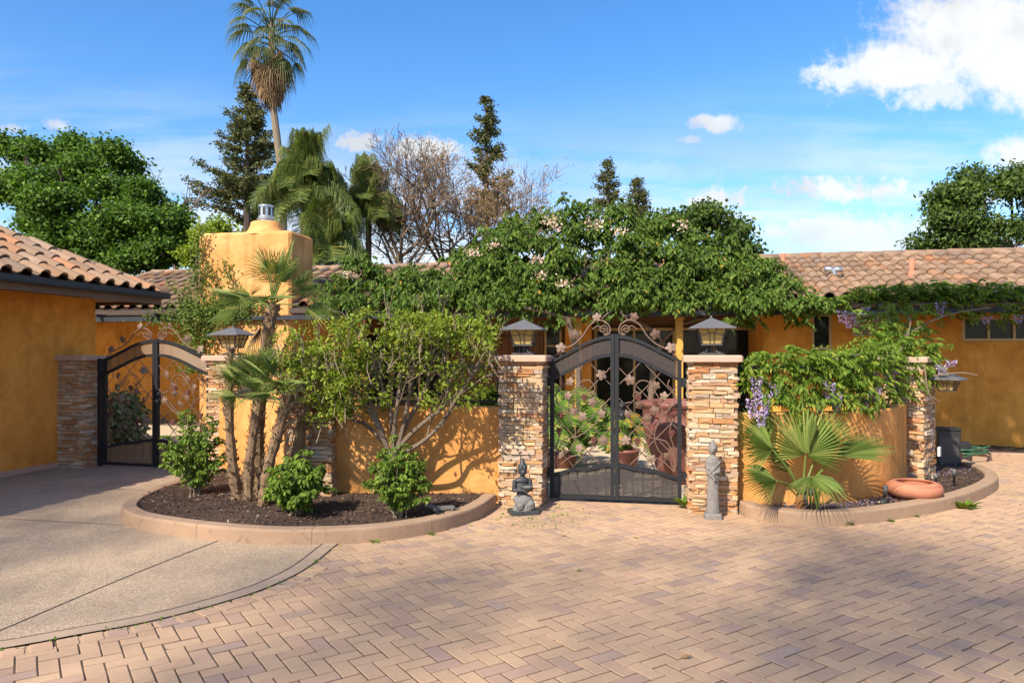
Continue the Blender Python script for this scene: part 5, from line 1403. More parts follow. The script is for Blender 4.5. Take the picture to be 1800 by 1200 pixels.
# conifers
def conifer(label, px, d, topy, basey, halfw, seed, tiers=26, skew=0, gap=.25, L_=.30):
    rg = random.Random(seed); ng = nprng(seed)
    b = base_at(px, d); top = Wv(px + skew, topy, d); t = T('conifer_tree', label, 'tree', tuple(b))
    MB().tube([b, b.lerp(top, .6), top], [.35, .2, .03], 7).build('trunk', BARKD, t, world=True)
    zl = Wv(px, basey, d).z; P, D = [], []; mb = MB()
    hw = halfw / FPX * d
    for k in range(tiers):
        f = max(.01, (k + rg.uniform(-.3, .3)) / tiers); z = top.z + (zl - top.z) * f
        for q in range(rg.randint(2, 4)):
            if rg.random() < gap: continue
            a = rg.random() * 6.28; ln = hw * (f ** .75) * rg.uniform(.35, 1.15) + .12
            p0 = b.lerp(top, (z - b.z) / (top.z - b.z)); dr = Vector((math.cos(a), math.sin(a), rg.uniform(-.05, .3)))
            pts = [p0 + dr * ln * s + Vector((0, 0, .18 * ln * s * s)) for s in (0, .5, 1)]
            mb.tube(pts, [.05, .03, .012], 3, cap=False)
            n = int(120 * ln) + 30
            for _ in range(n):
                s = rg.uniform(.25, 1.05); P.append(p0 + dr * ln * s + Vector((rg.gauss(0, .15), rg.gauss(0, .15), .18 * ln * s * s + rg.gauss(-.06, .11)))); D.append(dr * .6 + Vector((rg.gauss(0, .6), rg.gauss(0, .6), rg.gauss(0, .5))))
    mb.build('limb', BARKD, t, world=True)
    P = np.array(P); D = np.array(D); L2 = ng.uniform(.6, 1.2, len(P)) * L_
    leafobj('crown', P, D, rdirs(ng, len(P)) + (0, 0, .5), L2, L2 * .28, L_CON, t)
    return t
conifer('tall ragged dark conifer left of the tall fan palm', 432, 44, 150, 395, 88, 51, 38, 3, .05, .20)
conifer('dark conifer rising behind the bare brown trees', 855, 50, 172, 400, 58, 53, 28, 0, .22, .20)
conifer('slim dark conifer above the climbing rose, left of a pair', 1070, 52, 280, 400, 34, 55, 20, -2, .15, .18)
conifer('slim dark conifer above the climbing rose, right of a pair', 1122, 52, 315, 400, 28, 57, 16, 0, .12, .18)

# leafless brown trees
def bare(label, px, d, forky, seed, H, r_, lev=4, dry=0, lean=(0, 0), kids=(2, 4), spread=.55, n0=5, up=.35):
    rg = random.Random(seed); b = base_at(px, d); fk = Wv(px + lean[0], forky, d); t = T('bare_tree', label, 'tree', tuple(b))
    tr = MB().tube(smoothpath([b, b.lerp(fk, .6) + Vector((.1, 0, 0)), fk], 4), [r_ * (1 - .3 * k / 8) for k in range(9)], 8).build('trunk', BARK, t, world=True)
    mb = MB(); tips = []
    for k in range(n0):
        a = 2 * PI * k / n0 + rg.random(); el = rg.uniform(.5, 1.2)
        limbs(mb, fk - Vector((0, 0, rg.uniform(0, .9))), (math.cos(a) * math.cos(el), math.sin(a) * math.cos(el) * .6, math.sin(el)), H * rg.uniform(.36, .5), r_ * .45, lev, rg, kids, spread, up, tips, 4, .68, 4, .007)
    mb.build('limb', TWIG, tr, world=True)
    if dry:
        ng = nprng(seed); tp_ = np.array([tuple(p) for p, _ in tips]); P = np.repeat(tp_, dry, axis=0) + ng.normal(size=(len(tp_) * dry, 3)) * .22
        L2 = ng.uniform(.03, .08, len(P)); leafobj('dry_leaves', P, rdirs(ng, len(P)) - (0, 0, .6), rdirs(ng, len(P)), L2, L2 * .4, L_DRY, t)['kind'] = 'stuff'
    return t
bare('leafless grey-brown tree right of the feather palms', 702, 23.5, 445, 61, 4.2, .15, 5, 0, (0, 0), (2, 4), .75, 7, .25)
bare('leafless brown tree hung with dry leaves, tallest of the bare trees', 790, 25, 455, 64, 4.4, .14, 5, 1, (-6, 0), (2, 4), .65, 8, .35)
bare('leafless thicket of brown twigs beside the climbing rose', 852, 24.5, 450, 67, 3.9, .13, 5, 1, (10, 0), (2, 4), .7, 8, .3)
bare('sparse small tree with few leaves left of the ragged conifer', 305, 30, 400, 71, 2.6, .12, 3, 0, (0, 0), (2, 3), .45, 4, .5)

def compound(Pl, Dl, Nl, Ll, base, d, nl, ln, rg, droop=.5):
    base = Vector(base); d = Vector(d).normalized()
    side = d.cross(Vector((0, 0, 1)));
    if side.length < .05: side = Vector((1, 0, 0))
    side.normalize()
    L_ = ln * nl * .30; up = side.cross(d)
    for k in range(nl):
        s = (k + 1) / nl; p = base + d * L_ * s - Vector((0, 0, droop * L_ * s * s)); t = (d - Vector((0, 0, 2 * droop * s))).normalized()
        for sg in ((-1, 1) if k < nl - 1 else (0,)):
            Pl.append(p); Dl.append(side * sg * .8 + t * (.55 if sg else 1) - Vector((0, 0, .3))); Nl.append(up * .8 + Vector((rg.gauss(0, .35), rg.gauss(0, .35), .4))); Ll.append(ln * rg.uniform(.8, 1.15) * (1 - .2 * abs(s - .5)))
# ------------------------------------------------------------------ climbing rose on the pergola
def pt_house(px, z, n):
    u = upx(px, n); x, y = uv(u, n); return np.array((x, y, z))
rb = uv(upx(1010, 13.3), 13.3)
rose = T('climbing_rose', 'huge climbing rose heaped over the pergola with pale pink blooms', 'climbing plant', (rb[0], rb[1], 0))
outl = [(555, 520), (580, 492), (610, 462), (650, 452), (690, 476), (740, 470), (785, 455), (825, 428), (870, 402), (930, 378), (985, 352), (1030, 350), (1090, 366), (1150, 384), (1215, 398), (1265, 408), (1310, 430), (1345, 464), (1385, 490), (1425, 508), (1448, 528)]
ng = nprng(81); cen = []
tx = [p[0] for p in outl]; ty = [p[1] for p in outl]
for k in range(2500):
    px = ng.uniform(556, 1446); top = float(np.interp(px, tx, ty)); 
    dens = 1.0 if px > 800 else .5
    top += 14 * math.sin(px * .047) * math.sin(px * .021 + 1) + ng.normal() * 6
    if ng.random() > dens: continue
    f = ng.beta(1.0, 1.1)
    py = 537 + (top - 537) * f + ng.normal() * 3
    hol = math.sin(px * .043 + 1.3 * math.sin(py * .05)) * math.sin(py * .071 + px * .011)
    if hol < -.62 and ng.random() < .7: continue
    n = 12.55 + 1.5 * f + abs(ng.normal()) * .22 - .26 * hol
    u = upx(px, n); x, y = uv(u, n)
    cen.append((x, y, EYE + (HOR - py) / FPX * y))
for k in range(26):   # sprays hanging below the beam
    px = ng.choice([590, 640, 700, 830, 880, 905, 960, 1040, 1050, 1285, 1310, 1330, 1350, 1390, 1410]) + ng.normal() * 16; py = ng.uniform(545, 566 if px > 850 else 556); n = 12.6 + ng.uniform(0, .3)
    u = upx(px, n); x, y = uv(u, n); cen.append((x, y, EYE + (HOR - py) / FPX * y))
rgq = random.Random(12); Pl, Dl, Nl, Ll = [], [], [], []
for c in cen:
    c = Vector(c) + Vector((0, rgq.gauss(0, .22), 0))
    for q in range(rgq.randint(4, 8)):
        a = rgq.random() * 6.28; d = Vector((math.cos(a), math.sin(a) * .7 - .55, rgq.uniform(-.25, .55)))
        compound(Pl, Dl, Nl, Ll, c + Vector((rgq.gauss(0, .06), rgq.gauss(0, .06), rgq.gauss(0, .05))), d, 4, .076 * rgq.uniform(.55, 1.4), rgq, .8)
L2 = np.array(Ll)
leafobj('foliage', np.array([tuple(p) for p in Pl]), np.array([tuple(p) for p in Dl]), np.array([tuple(p) for p in Nl]), L2, L2 * .30, L_ROSE, rose, fold=.35, curl=.25, six=True)
for (px, py) in ((968, 398), (976, 408), (943, 462), (949, 491), (871, 440), (1042, 404), (1086, 416), (990, 507), (618, 487), (1196, 404), (832, 452)):
    f = max(0, min(1, (556 - py) / (556 - float(np.interp(px, tx, ty))))); n_ = 12.35 + 1.3 * f; u = upx(px, n_); x, y = uv(u, n_); c = np.array((x, y, EYE + (HOR - py) / FPX * y))
    c = c + np.array((0, -.22, .05)); k = int(ng.integers(24, 60)); q = c + ng.normal(size=(k, 3)) * (.035 + .0006 * k) * np.array((1.2, .6, .8)); L2 = ng.uniform(.03, .055, k)
    leafobj('blossom', q, rdirs(ng, k) + (0, -.5, .2), rdirs(ng, k) + (0, -1, .4), L2, L2 * .5, PETAL, rose, fold=.5)
for pts in ([(999, 560, 12.75), (1006, 590, 12.8), (1016, 640, 12.9), (1018, 760, 13.0)], [(1165, 600, 13.3), (1150, 640, 13.4), (1140, 760, 13.5)], [(1165, 600, 13.3), (1195, 572, 13.1), (1240, 558, 12.9)], [(1165, 600, 13.3), (1140, 575, 13.1), (1090, 556, 12.9)], [(999, 560, 12.75), (960, 548, 12.7), (920, 540, 12.7)]):
    MB().tube(smoothpath([Wv(*p) for p in pts], 5), .055 if pts[0][1] == 600 and pts[-1][1] > 700 or pts[-1][1] > 700 else .03, 7).build('stem', BARK, rose, world=True)
mb = MB(); rgr = random.Random(4)
for k in range(22):
    px = rgr.uniform(580, 1430); n_ = 13.1 + rgr.random() * .4; p0 = Vector(pt_house(px, 2.42, n_)); limbs(mb, p0, (rgr.uniform(-1, 1), rgr.uniform(-.3, .3), rgr.uniform(.0, .6)), rgr.uniform(.5, 1.0), .014, 2, rgr, (1, 3), .6, .1, None, 4, .6, 4, .004)
mb.build('canes', TWIG, rose, world=True)

# ------------------------------------------------------------------ wisteria
def wist_leaves(name, t, spots, rg, ln, nl=7):
    Pl, Dl, Nl, Ll = [], [], [], []
    for p, o in spots:
        d = Vector((rg.gauss(0, .7), rg.gauss(0, .6) - .35, rg.gauss(.25, .45))) + Vector(o)
        compound(Pl, Dl, Nl, Ll, p, d, nl, ln * rg.uniform(.8, 1.15), rg)
    L2 = np.array(Ll)
    return leafobj(name, np.array([tuple(p) for p in Pl]), np.array([tuple(p) for p in Dl]), np.array([tuple(p) for p in Nl]), L2, L2 * .17, L_WIST, t, six=True, fold=.35, curl=.2)
def raceme(t, c, L_, rg, r_=.05, mat=MAUVE):
    n = int(240 * L_ / .3); P, D, N = [], [], []
    for k in range(n):
        s = rg.random(); rr = r_ * (1.15 - .85 * s) * rg.uniform(.5, 1); a = rg.random() * 6.28
        P.append((c[0] + rr * math.cos(a), c[1] + rr * math.sin(a), c[2] - s * L_)); D.append((math.cos(a), math.sin(a), -.4 + rg.gauss(0, .4))); N.append((rg.gauss(0, .5), rg.gauss(0, .5) - .5, .8))
    L2 = np.full(n, .022) * np.random.default_rng(n).uniform(.7, 1.2, n)
    return leafobj('flower_cluster', np.array(P), np.array(D), np.array(N), L2, L2 * .45, mat, t, fold=.5)
rgx = random.Random(91)
wf = T('wisteria', 'bright green wisteria with mauve racemes spilling over the curved wall railing', 'climbing plant', (5.0, 9.6, .1))
spots = []
topl = [(1300, 632), (1330, 618), (1380, 614), (1430, 622), (1480, 626), (1540, 612), (1590, 592), (1640, 606)]
botl = [(1300, 672), (1340, 702), (1400, 714), (1450, 704), (1500, 714), (1560, 708), (1600, 696), (1640, 656)]
def dcurve(px):
    best = min(off(curve, .06), key=lambda p: abs(900 + p[0] / p[1] * FPX - px)); return best[1]
for k in range(660):
    px = rgx.uniform(1298, 1645); a = float(np.interp(px, *zip(*topl))); b = float(np.interp(px, *zip(*botl)))
    f = rgx.random() ** 1.25; py = a + (b - a) * f
    d = dcurve(px) - .06 + rgx.gauss(0, .12) + .2 * (1 - f)
    spots.append((Wv(px, py, d), (0, -.3, .25 * (1 - f) - .3 * f)))
for k in range(330):   # rising to the beam at the right
    f = rgx.random(); px = 1560 + rgx.gauss(0, 34) + 15 * f; py = 640 - 90 * f + rgx.gauss(0, 12); d = 9.4 + 2.2 * f + rgx.gauss(0, .25)
    spots.append((Wv(px, py, d), (0, -.2, .1)))
wist_leaves('foliage', wf, spots, rgx, .072)
for (px, py, L_, d) in ((1330, 662, .30, 7.55), (1345, 690, .26, 7.5), (1322, 700, .22, 7.5), (1338, 715, .22, 7.48), (1362, 672, .16, 7.6), (1458, 672, .26, 7.7), (1470, 690, .24, 7.68), (1440, 700, .16, 7.75), (1520, 690, .20, 7.9), (1540, 680, .18, 8.0), (1655, 640, .14, 8.9), (1672, 632, .10, 9.0)):
    raceme(wf, W(px, py, d), L_ * .9, rgx, .055)
for pts in ([(1500, 720, 8.0), (1520, 660, 8.2), (1580, 620, 8.9), (1600, 560, 10.5), (1570, 545, 11.6)], [(1390, 710, 7.75), (1420, 650, 7.8), (1500, 625, 8.0), (1580, 622, 8.9)], [(1625, 640, 9.0), (1632, 690, 8.9), (1650, 705, 8.9)], [(1640, 660, 8.9), (1690, 655, 8.8), (1718, 660, 8.8)], [(1555, 545, 11.5), (1580, 590, 10.9), (1600, 620, 10)], [(1590, 590, 10), (1660, 555, 10.6), (1740, 540, 11.2)]):
    MB().tube(smoothpath([Wv(*p) for p in pts], 6), .010, 5).build('stem', TWIG, wf, world=True)
ws = T('wisteria', 'wisteria trained along the pergola beam below the right roof', 'climbing plant', (*uv(upx(1660, 13.2), 13.2), .1))
spots = []
for k in range(760):
    px = rgx.uniform(1455, 1830); n_ = 12.75 + rgx.random() * .7; u = upx(px, n_); x, y = uv(u, n_)
    tp_ = float(np.interp(px, [1450, 1500, 1560, 1620, 1700, 1830], [532, 512, 502, 496, 500, 505])); f = rgx.random() ** .8
    py = 556 + (tp_ - 556) * f
    if px < 1560 and f < .45 and rgx.random() < .75: continue
    if f < .1 and rgx.random() < .5: py += rgx.uniform(0, 14)
    spots.append(((x, y, EYE + (HOR - py) / FPX * y), (0, -.2, .3)))
wist_leaves('foliage', ws, spots, rgx, .085)
for (px, py, L_) in ((1480, 545, .22), (1492, 548, .26), (1506, 548, .22), (1520, 540, .16), (1540, 548, .18), (1653, 530, .22), (1733, 555, .12), (1790, 552, .14)):
    u = upx(px, 12.65); x, y = uv(u, 12.65); raceme(ws, (x, y, EYE + (HOR - py) / FPX * y), L_, rgx, .07)
MB().tube(smoothpath([pt_house(1450, 2.44, 12.95), pt_house(1600, 2.47, 12.9), pt_house(1700, 2.45, 12.95), pt_house(1850, 2.46, 12.9)], 6), .03, 6).build('stem', TWIG, ws, world=True)

# ------------------------------------------------------------------ creeper on the chimney and left eave
iv = T('creeper', 'thin green creeper climbing the left edge of the chimney', 'climbing plant', (*uv(-9.2, 12.9), 0))
rgi = random.Random(41); P, N = [], []
strands = [[(352, 640), (350, 560), (346, 500), (352, 440), (356, 405)], [(360, 560), (355, 510), (345, 470), (350, 430)], [(400, 560), (385, 520), (372, 490), (362, 465)], [(440, 560), (420, 520), (402, 490), (395, 462)],
           [(470, 540), (430, 535), (390, 545), (345, 548), (300, 555), (262, 560)], [(340, 548), (330, 520), (300, 500)], [(350, 640), (345, 600), (350, 570)], [(370, 600), (365, 570), (380, 545)], [(420, 560), (380, 555), (330, 560), (285, 568)],
           [(430, 548), (400, 540), (370, 530)], [(335, 640), (330, 600), (322, 570)], [(348, 480), (336, 505), (325, 540)]]
for s_ in strands:
    P3 = [Vector(pt_house(px, 0, 12.98)) for px, py in s_]
    for q, (px, py) in zip(P3, s_): q.z = EYE + (HOR - py) / FPX * q.y
    path = smoothpath(P3, 8); MB().tube(path, .008, 4).build('stem', TWIG, iv, world=True)
    for p in path:
        for k in range(9 if p.z > 2.7 else 15):
            P.append((p.x + rgi.gauss(0, .085), p.y - abs(rgi.gauss(0, .05)), p.z + rgi.gauss(0, .075)))
for k in range(900):   # bushier mass where it meets the eave
    px = rgi.gauss(372, 40); py = rgi.gauss(545, 14); q = pt_house(px, 0, 12.9); P.append((q[0], q[1] + rgi.gauss(0, .1), EYE + (HOR - py) / FPX * q[1]))
for k in range(900):
    px = rgi.gauss(338, 14); py = rgi.uniform(545, 655); q = pt_house(px, 0, 12.9); P.append((q[0], q[1] + rgi.gauss(0, .12), EYE + (HOR - py) / FPX * q[1]))
P = np.array(P); ng = nprng(5); n = len(P); L2 = ng.uniform(.035, .065, n)
leafobj('foliage', P, rdirs(ng, n) + (0, -.2, -.5), rdirs(ng, n) * .6 + (0, -1, .4), L2, L2 * .42, L_IVY, iv)

# ------------------------------------------------------------------ shrub tree in the left bed
sb = G(690, 7.80, .08)
sh = T('shrub_tree', 'multi-stemmed shrub tree with fresh green leaves in the left bed', 'tree', tuple(sb))
rgs = random.Random(17); tips = []
main = [[(690, 800), (668, 770), (640, 745), (612, 735), (590, 715)], [(688, 805), (672, 760), (655, 715), (640, 680), (620, 640)], [(690, 800), (694, 745), (700, 700), (705, 640), (690, 590)], [(695, 790), (720, 735), (745, 690), (758, 640), (765, 600)],
        [(697, 800), (740, 778), (775, 745), (800, 705), (830, 660)], [(693, 795), (730, 755), (780, 715), (820, 672), (845, 640)], [(686, 800), (655, 730), (630, 700), (585, 660), (560, 640)], [(692, 780), (685, 720), (665, 660), (650, 600)], [(699, 790), (715, 720), (725, 660), (735, 610)]]
stem0 = MB().tube(smoothpath([sb - Vector((0, 0, .1)), Wv(692, 850, 7.80), Wv(690, 795, 7.80)], 4), [.062] * 4 + [.055] * 5, 8).build('trunk', BARK, sh, world=True)
mb = MB()
for k, m_ in enumerate(main):
    dd = [7.80 + (i / 4) * rgs.uniform(-.40, .22) for i in range(5)]
    path = smoothpath([Wv(px, py, d) for (px, py), d in zip(m_, dd)], 4); n = len(path)
    mb.tube(path, [.027 * (1 - .6 * i / n) for i in range(n)], 6)
    for i in range(5, n, 2):
        dv = (path[i] - path[i - 1]).normalized()
        limbs(mb, path[i], dv + Vector((rgs.gauss(0, .7), rgs.gauss(0, .6), rgs.uniform(.1, .8))), rgs.uniform(.25, .5), .011, 2, rgs, (1, 3), .7, .5, tips, 4, .65, 4, .0025)
mb.build('limb', BARK, stem0, world=True)
tp_ = np.array([tuple(p) for p, _ in tips])
ppx = 900 + tp_[:, 0] / tp_[:, 1] * FPX; ppy = HOR - (tp_[:, 2] - EYE) / tp_[:, 1] * FPX
keep = (ppy > 553) & (ppx < 868) & (ppx > 500) & ((ppx < 640) | (ppy < 610) | (np.random.default_rng(3).random(len(ppx)) < .3))
tp_ = tp_[keep]; ng = nprng(18)
ex_ = []
for k in range(360):    # dense dome to the left and along the top, as it was clipped
    px = ng.uniform(476, 868); topy = float(np.interp(px, [505, 540, 600, 660, 740, 820, 868], [585, 560, 550, 548, 556, 560, 590])); boty = float(np.interp(px, [476, 505, 560, 620, 650, 740, 868], [660, 700, 745, 738, 640, 610, 622]))
    py = topy + (boty - topy) * ng.random() ** (1.0 if px < 640 else 1.7); 
    if px > 650 and ng.random() < .15: continue
    ex_.append(W(px, py, 7.80 + -.12 + ng.normal() * .22))
ex_ = np.array(ex_); tp_ = np.concatenate([tp_, ex_])
mb = MB()
for e in ex_[::2]:
    e = Vector(e); mb.tube([e, e + Vector((rgs.gauss(0, .03), rgs.gauss(0, .03), -.12)), e + Vector((rgs.gauss(0, .06), rgs.gauss(0, .06), -.26))], [.003, .004, .005], 3)
stuff(mb.build('twigs', BARKP, sh, world=True))
ex2 = []
for k in range(300):
    px = ng.uniform(540, 866); py = ng.uniform(600, float(np.interp(px, [540, 640, 700, 866], [745, 735, 715, 715]))); 
    if px > 640 and ng.random() < .25: continue
    ex2.append(W(px, py, 7.72 + ng.normal() * .18))
tp_ = np.concatenate([tp_, np.array(ex2)])
nper = 11; P = np.repeat(tp_, nper, axis=0); n = len(P); P = P + ng.normal(size=(n, 3)) * (.035, .035, .028)
Dd = rdirs(ng, n) * .9 + (0, -.1, .55); N = rdirs(ng, n) * .5 + (0, -.2, .9); L2 = ng.uniform(.032, .062, n)
leafobj('foliage', P, Dd, N, L2, L2 * .26, L_SHR, sh, six=True, fold=.3, curl=.15)

# ------------------------------------------------------------------ bushes
def bush(name, label, base, blobs, L0, L1, mat, seed, per=26, spread=.05, six=True, wr=.38, nst=14, catg='bush'):
    t = T(name, label, catg, tuple(base)); rg = random.Random(seed); base = Vector(base)
    mb = MB()
    for (c, rad, n) in blobs:
        for k in range(max(2, int(nst / len(blobs)))):
            tgt = Vector(c) + Vector((rg.uniform(-.7, .7) * rad[0], rg.uniform(-.7, .7) * rad[1], rg.uniform(-.3, .9) * rad[2]))
            mid = base.lerp(tgt, .5) + Vector((rg.gauss(0, .03), rg.gauss(0, .03), .03)); mb.tube(smoothpath([base, mid, tgt], 3), [.008, .007, .006, .005, .004, .003, .0025], 4)
    mb.build('stems', BARKP, t, world=True)
    crown_leaves('foliage', t, blobs, per, spread, L0, L1, mat, seed, six=six, wr=wr, shell=(.2, 1.0), upb=.7)
    return t
def bb(px, py, d, rx, ry, rz, n): return (tuple(W(px, py, d)), (rx / FPX * d, ry, rz / FPX * d), n)
def rosebush(label, base, h, rad, nst, seed, ln, skew=(0, 0)):
    t = T('rose_bush', label, 'bush', tuple(base)); rg = random.Random(seed); base = Vector(base); mb = MB(); Pl, Dl, Nl, Ll = [], [], [], []
    for k in range(nst):
        a = k * 2.399 + rg.uniform(-.3, .3); f = math.sqrt((k + .5) / nst); hh = h * (1 - .55 * f ** 2) * rg.uniform(.55, 1.12)
        tip = base + Vector((math.cos(a) * rad * f + skew[0] * hh, math.sin(a) * rad * f * .85 + skew[1] * hh, hh))
        mid = base.lerp(tip, .55) + Vector((rg.gauss(0, .03), rg.gauss(0, .03), .10 * h))
        path = smoothpath([base + Vector((rg.gauss(0, .03), rg.gauss(0, .03), 0)), mid, tip], 6); mb.tube(path, [.007 - .0055 * i / 12 for i in range(13)], 4)
        for i in range(3, 13):
            if rg.random() < .12: continue
            for q in range(2 if i < 11 else 3):
                d = Vector((rg.gauss(0, 1), rg.gauss(0, 1) - .2, rg.uniform(-.1, .8)))
                compound(Pl, Dl, Nl, Ll, path[i], d, 3, ln * rg.uniform(.6, 1.2) * (.75 if i > 10 else 1), rg, .45)
    mb.build('stems', BARKP, t, world=True); L2 = np.array(Ll)
    leafobj('foliage', np.array([tuple(p) for p in Pl]), np.array([tuple(p) for p in Dl]), np.array([tuple(p) for p in Nl]), L2, L2 * .34, L_BUSH, t, six=True, fold=.3, curl=.2)
    return t
rosebush('tall loose green rose bush in front of the left gate pillar', G(345, 8.1), .92, .40, 46, 101, .052, (-.05, 0))
rosebush('compact round green bush before the corner pillar and palms', G(521, 7.15), .60, .34, 46, 103, .062)
rosebush('bushy green rose at the foot of the shrub tree', G(700, 7.05), .74, .34, 48, 105, .050)
bush('variegated_shrub', 'pale variegated shrub behind the left gate', (*W(222, 780, 12.6)[:2], 0), [bb(222, 740, 12.6, 38, .35, 40, 60), bb(215, 705, 12.6, 24, .25, 20, 20)], .06, .11, L_VAR, 107, 26, .08)
# split-leaf plants behind the gate
def monstera(label, base, n, hgt, rad, sz, seed, mat=L_MON):
    t = T('split_leaf_plant', label, 'potted plant', tuple(base)); rg = random.Random(seed); base = Vector(base)
    for k in range(n):
        a = k * 2.399; f = (k + .5) / n; r_ = rad * math.sqrt(f) * rg.uniform(.8, 1.1)
        tip = base + Vector((math.cos(a) * r_, math.sin(a) * r_ * .7, hgt * (1 - .75 * f) * rg.uniform(.85, 1.1)))
        d = Vector((math.cos(a), math.sin(a) * .7 - .35, -.55 - .5 * f)).normalized(); nr = Vector((math.cos(a) * .3, -.7, .8))
        nr = (nr - d * nr.dot(d)).normalized(); sd = d.cross(nr); s = sz * rg.uniform(.75, 1.2)
        mb = MB(); nl = 7
        for q in range(nl):
            for sg in (-1, 1):
                y0, y1 = q / nl, (q + .72) / nl; wfun = lambda y: .46 * math.sin(PI * min(1, (y + .12) / 1.12)) ** .7
                p = lambda y, x, dr=0: tip + d * s * y + sd * sg * s * x - nr * s * (.25 * x * x + .2 * y * y) + d * s * dr
                mb.quad(p(y0, 0), p(y1 + .28 / nl, 0), p(y1, wfun(y1) * rg.uniform(.9, 1.05), .10), p(y0 + .04, wfun(y0), .10))
        lf = mb.build('leaf', mat, t, world=True)
        MB().tube(smoothpath([base, base.lerp(tip, .6) + Vector((0, 0, .12)), tip], 3), .010, 4).build('leaf_stalk', L_MON, lf, world=True)
    return t
bx_, by_, _ = W(985, 780, 10.9)
monstera('big yellow-green split-leaf plant seen through the left gate leaf', (bx_ + .22, by_ - .1, .16), 40, 1.0, .72, .32, 3)
bx_, by_, _ = W(1100, 780, 10.4)
monstera('small orange and green leaved plant beside the huge pot', (bx_, by_, .28), 14, .55, .28, .20, 5, L_ORG)
bx_, by_, _ = W(955, 720, 11.6)
monstera('green leafy plant in shade left of the gate opening', (bx_, by_, .0), 14, 1.15, .4, .30, 8)
bush('porch_shrub', 'green shrub just behind the wall beside the left gate pillar', (*W(862, 760, 8.9)[:2], 0), [bb(860, 705, 8.9, 16, .14, 22, 20), bb(835, 712, 9.0, 14, .12, 14, 10)], .05, .08, L_BUSH, 109, 20, .05)
bush('porch_shrub', 'pale leafy shrub behind wisteria under the beige vent box', (*W(1480, 700, 10.6)[:2], 0), [bb(1475, 628, 10.6, 50, .3, 18, 46), bb(1512, 620, 10.6, 36, .3, 18, 30), bb(1490, 665, 10.6, 50, .3, 30, 20)], .03, .05, L_YEL, 111, 24, .06)

# ------------------------------------------------------------------ weeds, fallen leaves
def weed(label, px, py, n, ln, seed, group=None, wr=.12, flat=.35):
    d = EYE * FPX / (py - HOR); b = G(px, d, 0.0); t = T('weed', label, 'weed', tuple(b), 0, group); ng = nprng(seed)
    a = ng.uniform(0, 6.28, n); D = np.stack([np.cos(a), np.sin(a), ng.uniform(flat, 1.3, n)], 1); P = np.tile(np.array(b), (n, 1)) + ng.normal(size=(n, 3)) * (.012, .012, .002)
    L2 = ng.uniform(.6, 1.1, n) * ln; leafobj('blades', P, D, np.stack([-np.cos(a), -np.sin(a), np.full(n, .8)], 1), L2, L2 * wr, GRASS, t, six=True, curl=.25); return t
weed('largest leafy weed at the right bed kerb', 1697, 893, 46, .15, 1)
weed('grassy weed at the kerb below the fan palm', 1488, 922, 60, .09, 2, None, .07)
weed('leafy weed left of the standing statue pillar', 1208, 893, 16, .20, 3, None, .2, .9)
weed('leafy weed in the gap right of the statue pillar', 1301, 900, 20, .13, 4, None, .2, .8)
weed('tiny weed at the kerb middle of the right bed', 1567, 916, 22, .05, 5)
weed('tiny weed at the kerb left of the largest weed', 1610, 908, 22, .05, 6)
weed('tuft of grass between two palm trunks', 448, 905, 30, .22, 7, None, .04, 1.2)
weed('small weed where left kerb meets the pavers', 660, 953, 20, .06, 8)
weed('small weed along the left kerb near its joint', 758, 939, 16, .05, 9)
weed('small weed beside the corner of the edging strip', 553, 988, 16, .05, 10)
ng = nprng(77); P = []
for k in range(420):
    px, py = ng.normal(930, 60), ng.normal(905, 16)
    if py < 884 or py > 960: continue
    d = EYE * FPX / (py - HOR); P.append(((px - 900) / FPX * d, d, .001))
for k in range(160):
    px, py = ng.uniform(330, 640), 0; s = ng.random(); i = int(s * (len(bo) - 1)); q = bo[i]
    if q[1] > 3.5: P.append((q[0] + ng.normal() * .02, q[1] + ng.normal() * .02, .004))
for k in range(200):
    y = ng.uniform(7, 9.5); x = ng.uniform(5.3, 7.2)
    if not inside(x, y, curbRpoly): P.append((x, y, .001))
P = np.array(P); n = len(P); L2 = ng.uniform(.008, .028, n)
cat(stuff(leafobj('joint_moss', P, rdirs(ng, n) + (0, 0, .5), rdirs(ng, n) + (0, 0, .6), L2, L2 * .35, GRASS, camo, world=False), 'sprouting moss and grass in the paver joints'), 'moss').parent = None
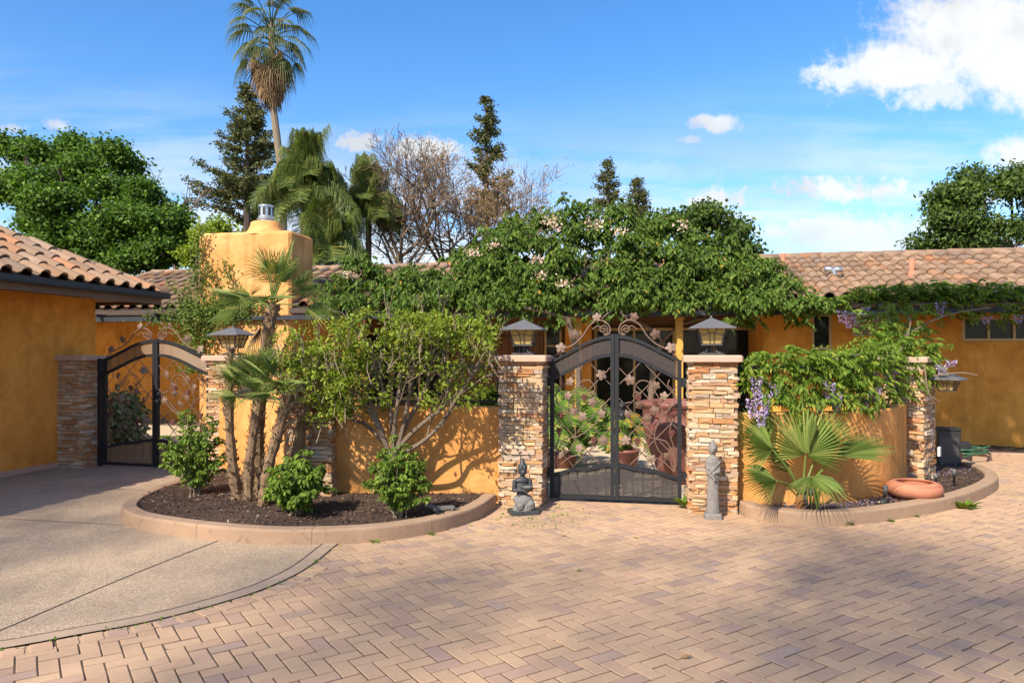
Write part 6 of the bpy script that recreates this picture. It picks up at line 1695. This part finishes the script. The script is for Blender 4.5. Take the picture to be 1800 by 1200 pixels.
lits = [(1195, 1157, L_DRY), (705, 993, L_DRY), (1168, 931, L_ORG), (987, 942, L_DRY), (1120, 947, L_DRY), (1155, 935, L_DRY), (1013, 1004, L_ORG)]
for k, (px, py, m_) in enumerate(lits):
    d = EYE * FPX / (py - HOR); b = G(px, d, .004); lab = ['fallen leaf on pavers nearest the camera', 'curled fallen leaf on pavers below left kerb', 'orange fallen leaf on pavers before the gate', 'brown fallen leaf on pavers left of the gate middle', 'small brown leaf on pavers before the gate centre', 'brown leaf beside the orange fallen leaf', 'orange leaf scrap on the shaded pavers'][k]
    V, F = leaves(np.zeros((1, 3)), np.array([[math.cos(k * 2.1), math.sin(k * 2.1), .15]]), np.array([[.1, -.2, 1]]), [.07 if k < 1 else .045], [.016], six=True, curl=-.15)
    tag(O('fallen_leaf', np_mesh('fallen_leaf', V, F, m_), None, tuple(b)), lab, 'leaf')

# ------------------------------------------------------------------ trees behind the camera that shade the drive
def shade_c(x, y, z, h):
    """centre of a crown whose shadow falls at (x, y, z), h metres away towards the sun"""
    return (x - .588 * h, y - .809 * h, z + .869 * h)
tree('shade_tree', 'very tall leafy tree behind the viewer whose shade dapples the pavers', (-24, -27, -.1), (-23, -26, 26), .30,
     [(shade_c(0.6, 4.7, 0, 38), (2.6, .9, .8), 11), (shade_c(-1.3, 5.7, 0, 38), (.9, .6, .6), 4), (shade_c(4.0, 5.7, 0, 37), (2.4, .9, .7), 9), (shade_c(-5.0, 7.0, 0, 37), (1.9, 1.8, 1.0), 18), (shade_c(-4.2, 4.6, 0, 38), (1.6, 1.2, .9), 8), (shade_c(3.6, 3.9, 0, 38), (1.5, .6, .6), 10), (shade_c(2.2, 6.3, 0, 37), (1.2, .35, .4), 4)], 64, .46, .10, .2, L_TREE, 201)
tree('shade_tree', 'tall leafy tree right of the viewer shading the far right wall', (9.5, 2.5, -.1), (8.6, 2.8, 5.5), .22,
     [(shade_c(7.3, 12.7, .95, 8), (1.0, 1.0, .7), 26), (shade_c(8.6, 12.5, .85, 8), (1.2, 1.0, .75), 34), (shade_c(10.0, 12.2, .85, 8), (1.2, 1.0, .75), 30)], 60, .24, .12, .2, L_TREE, 203)
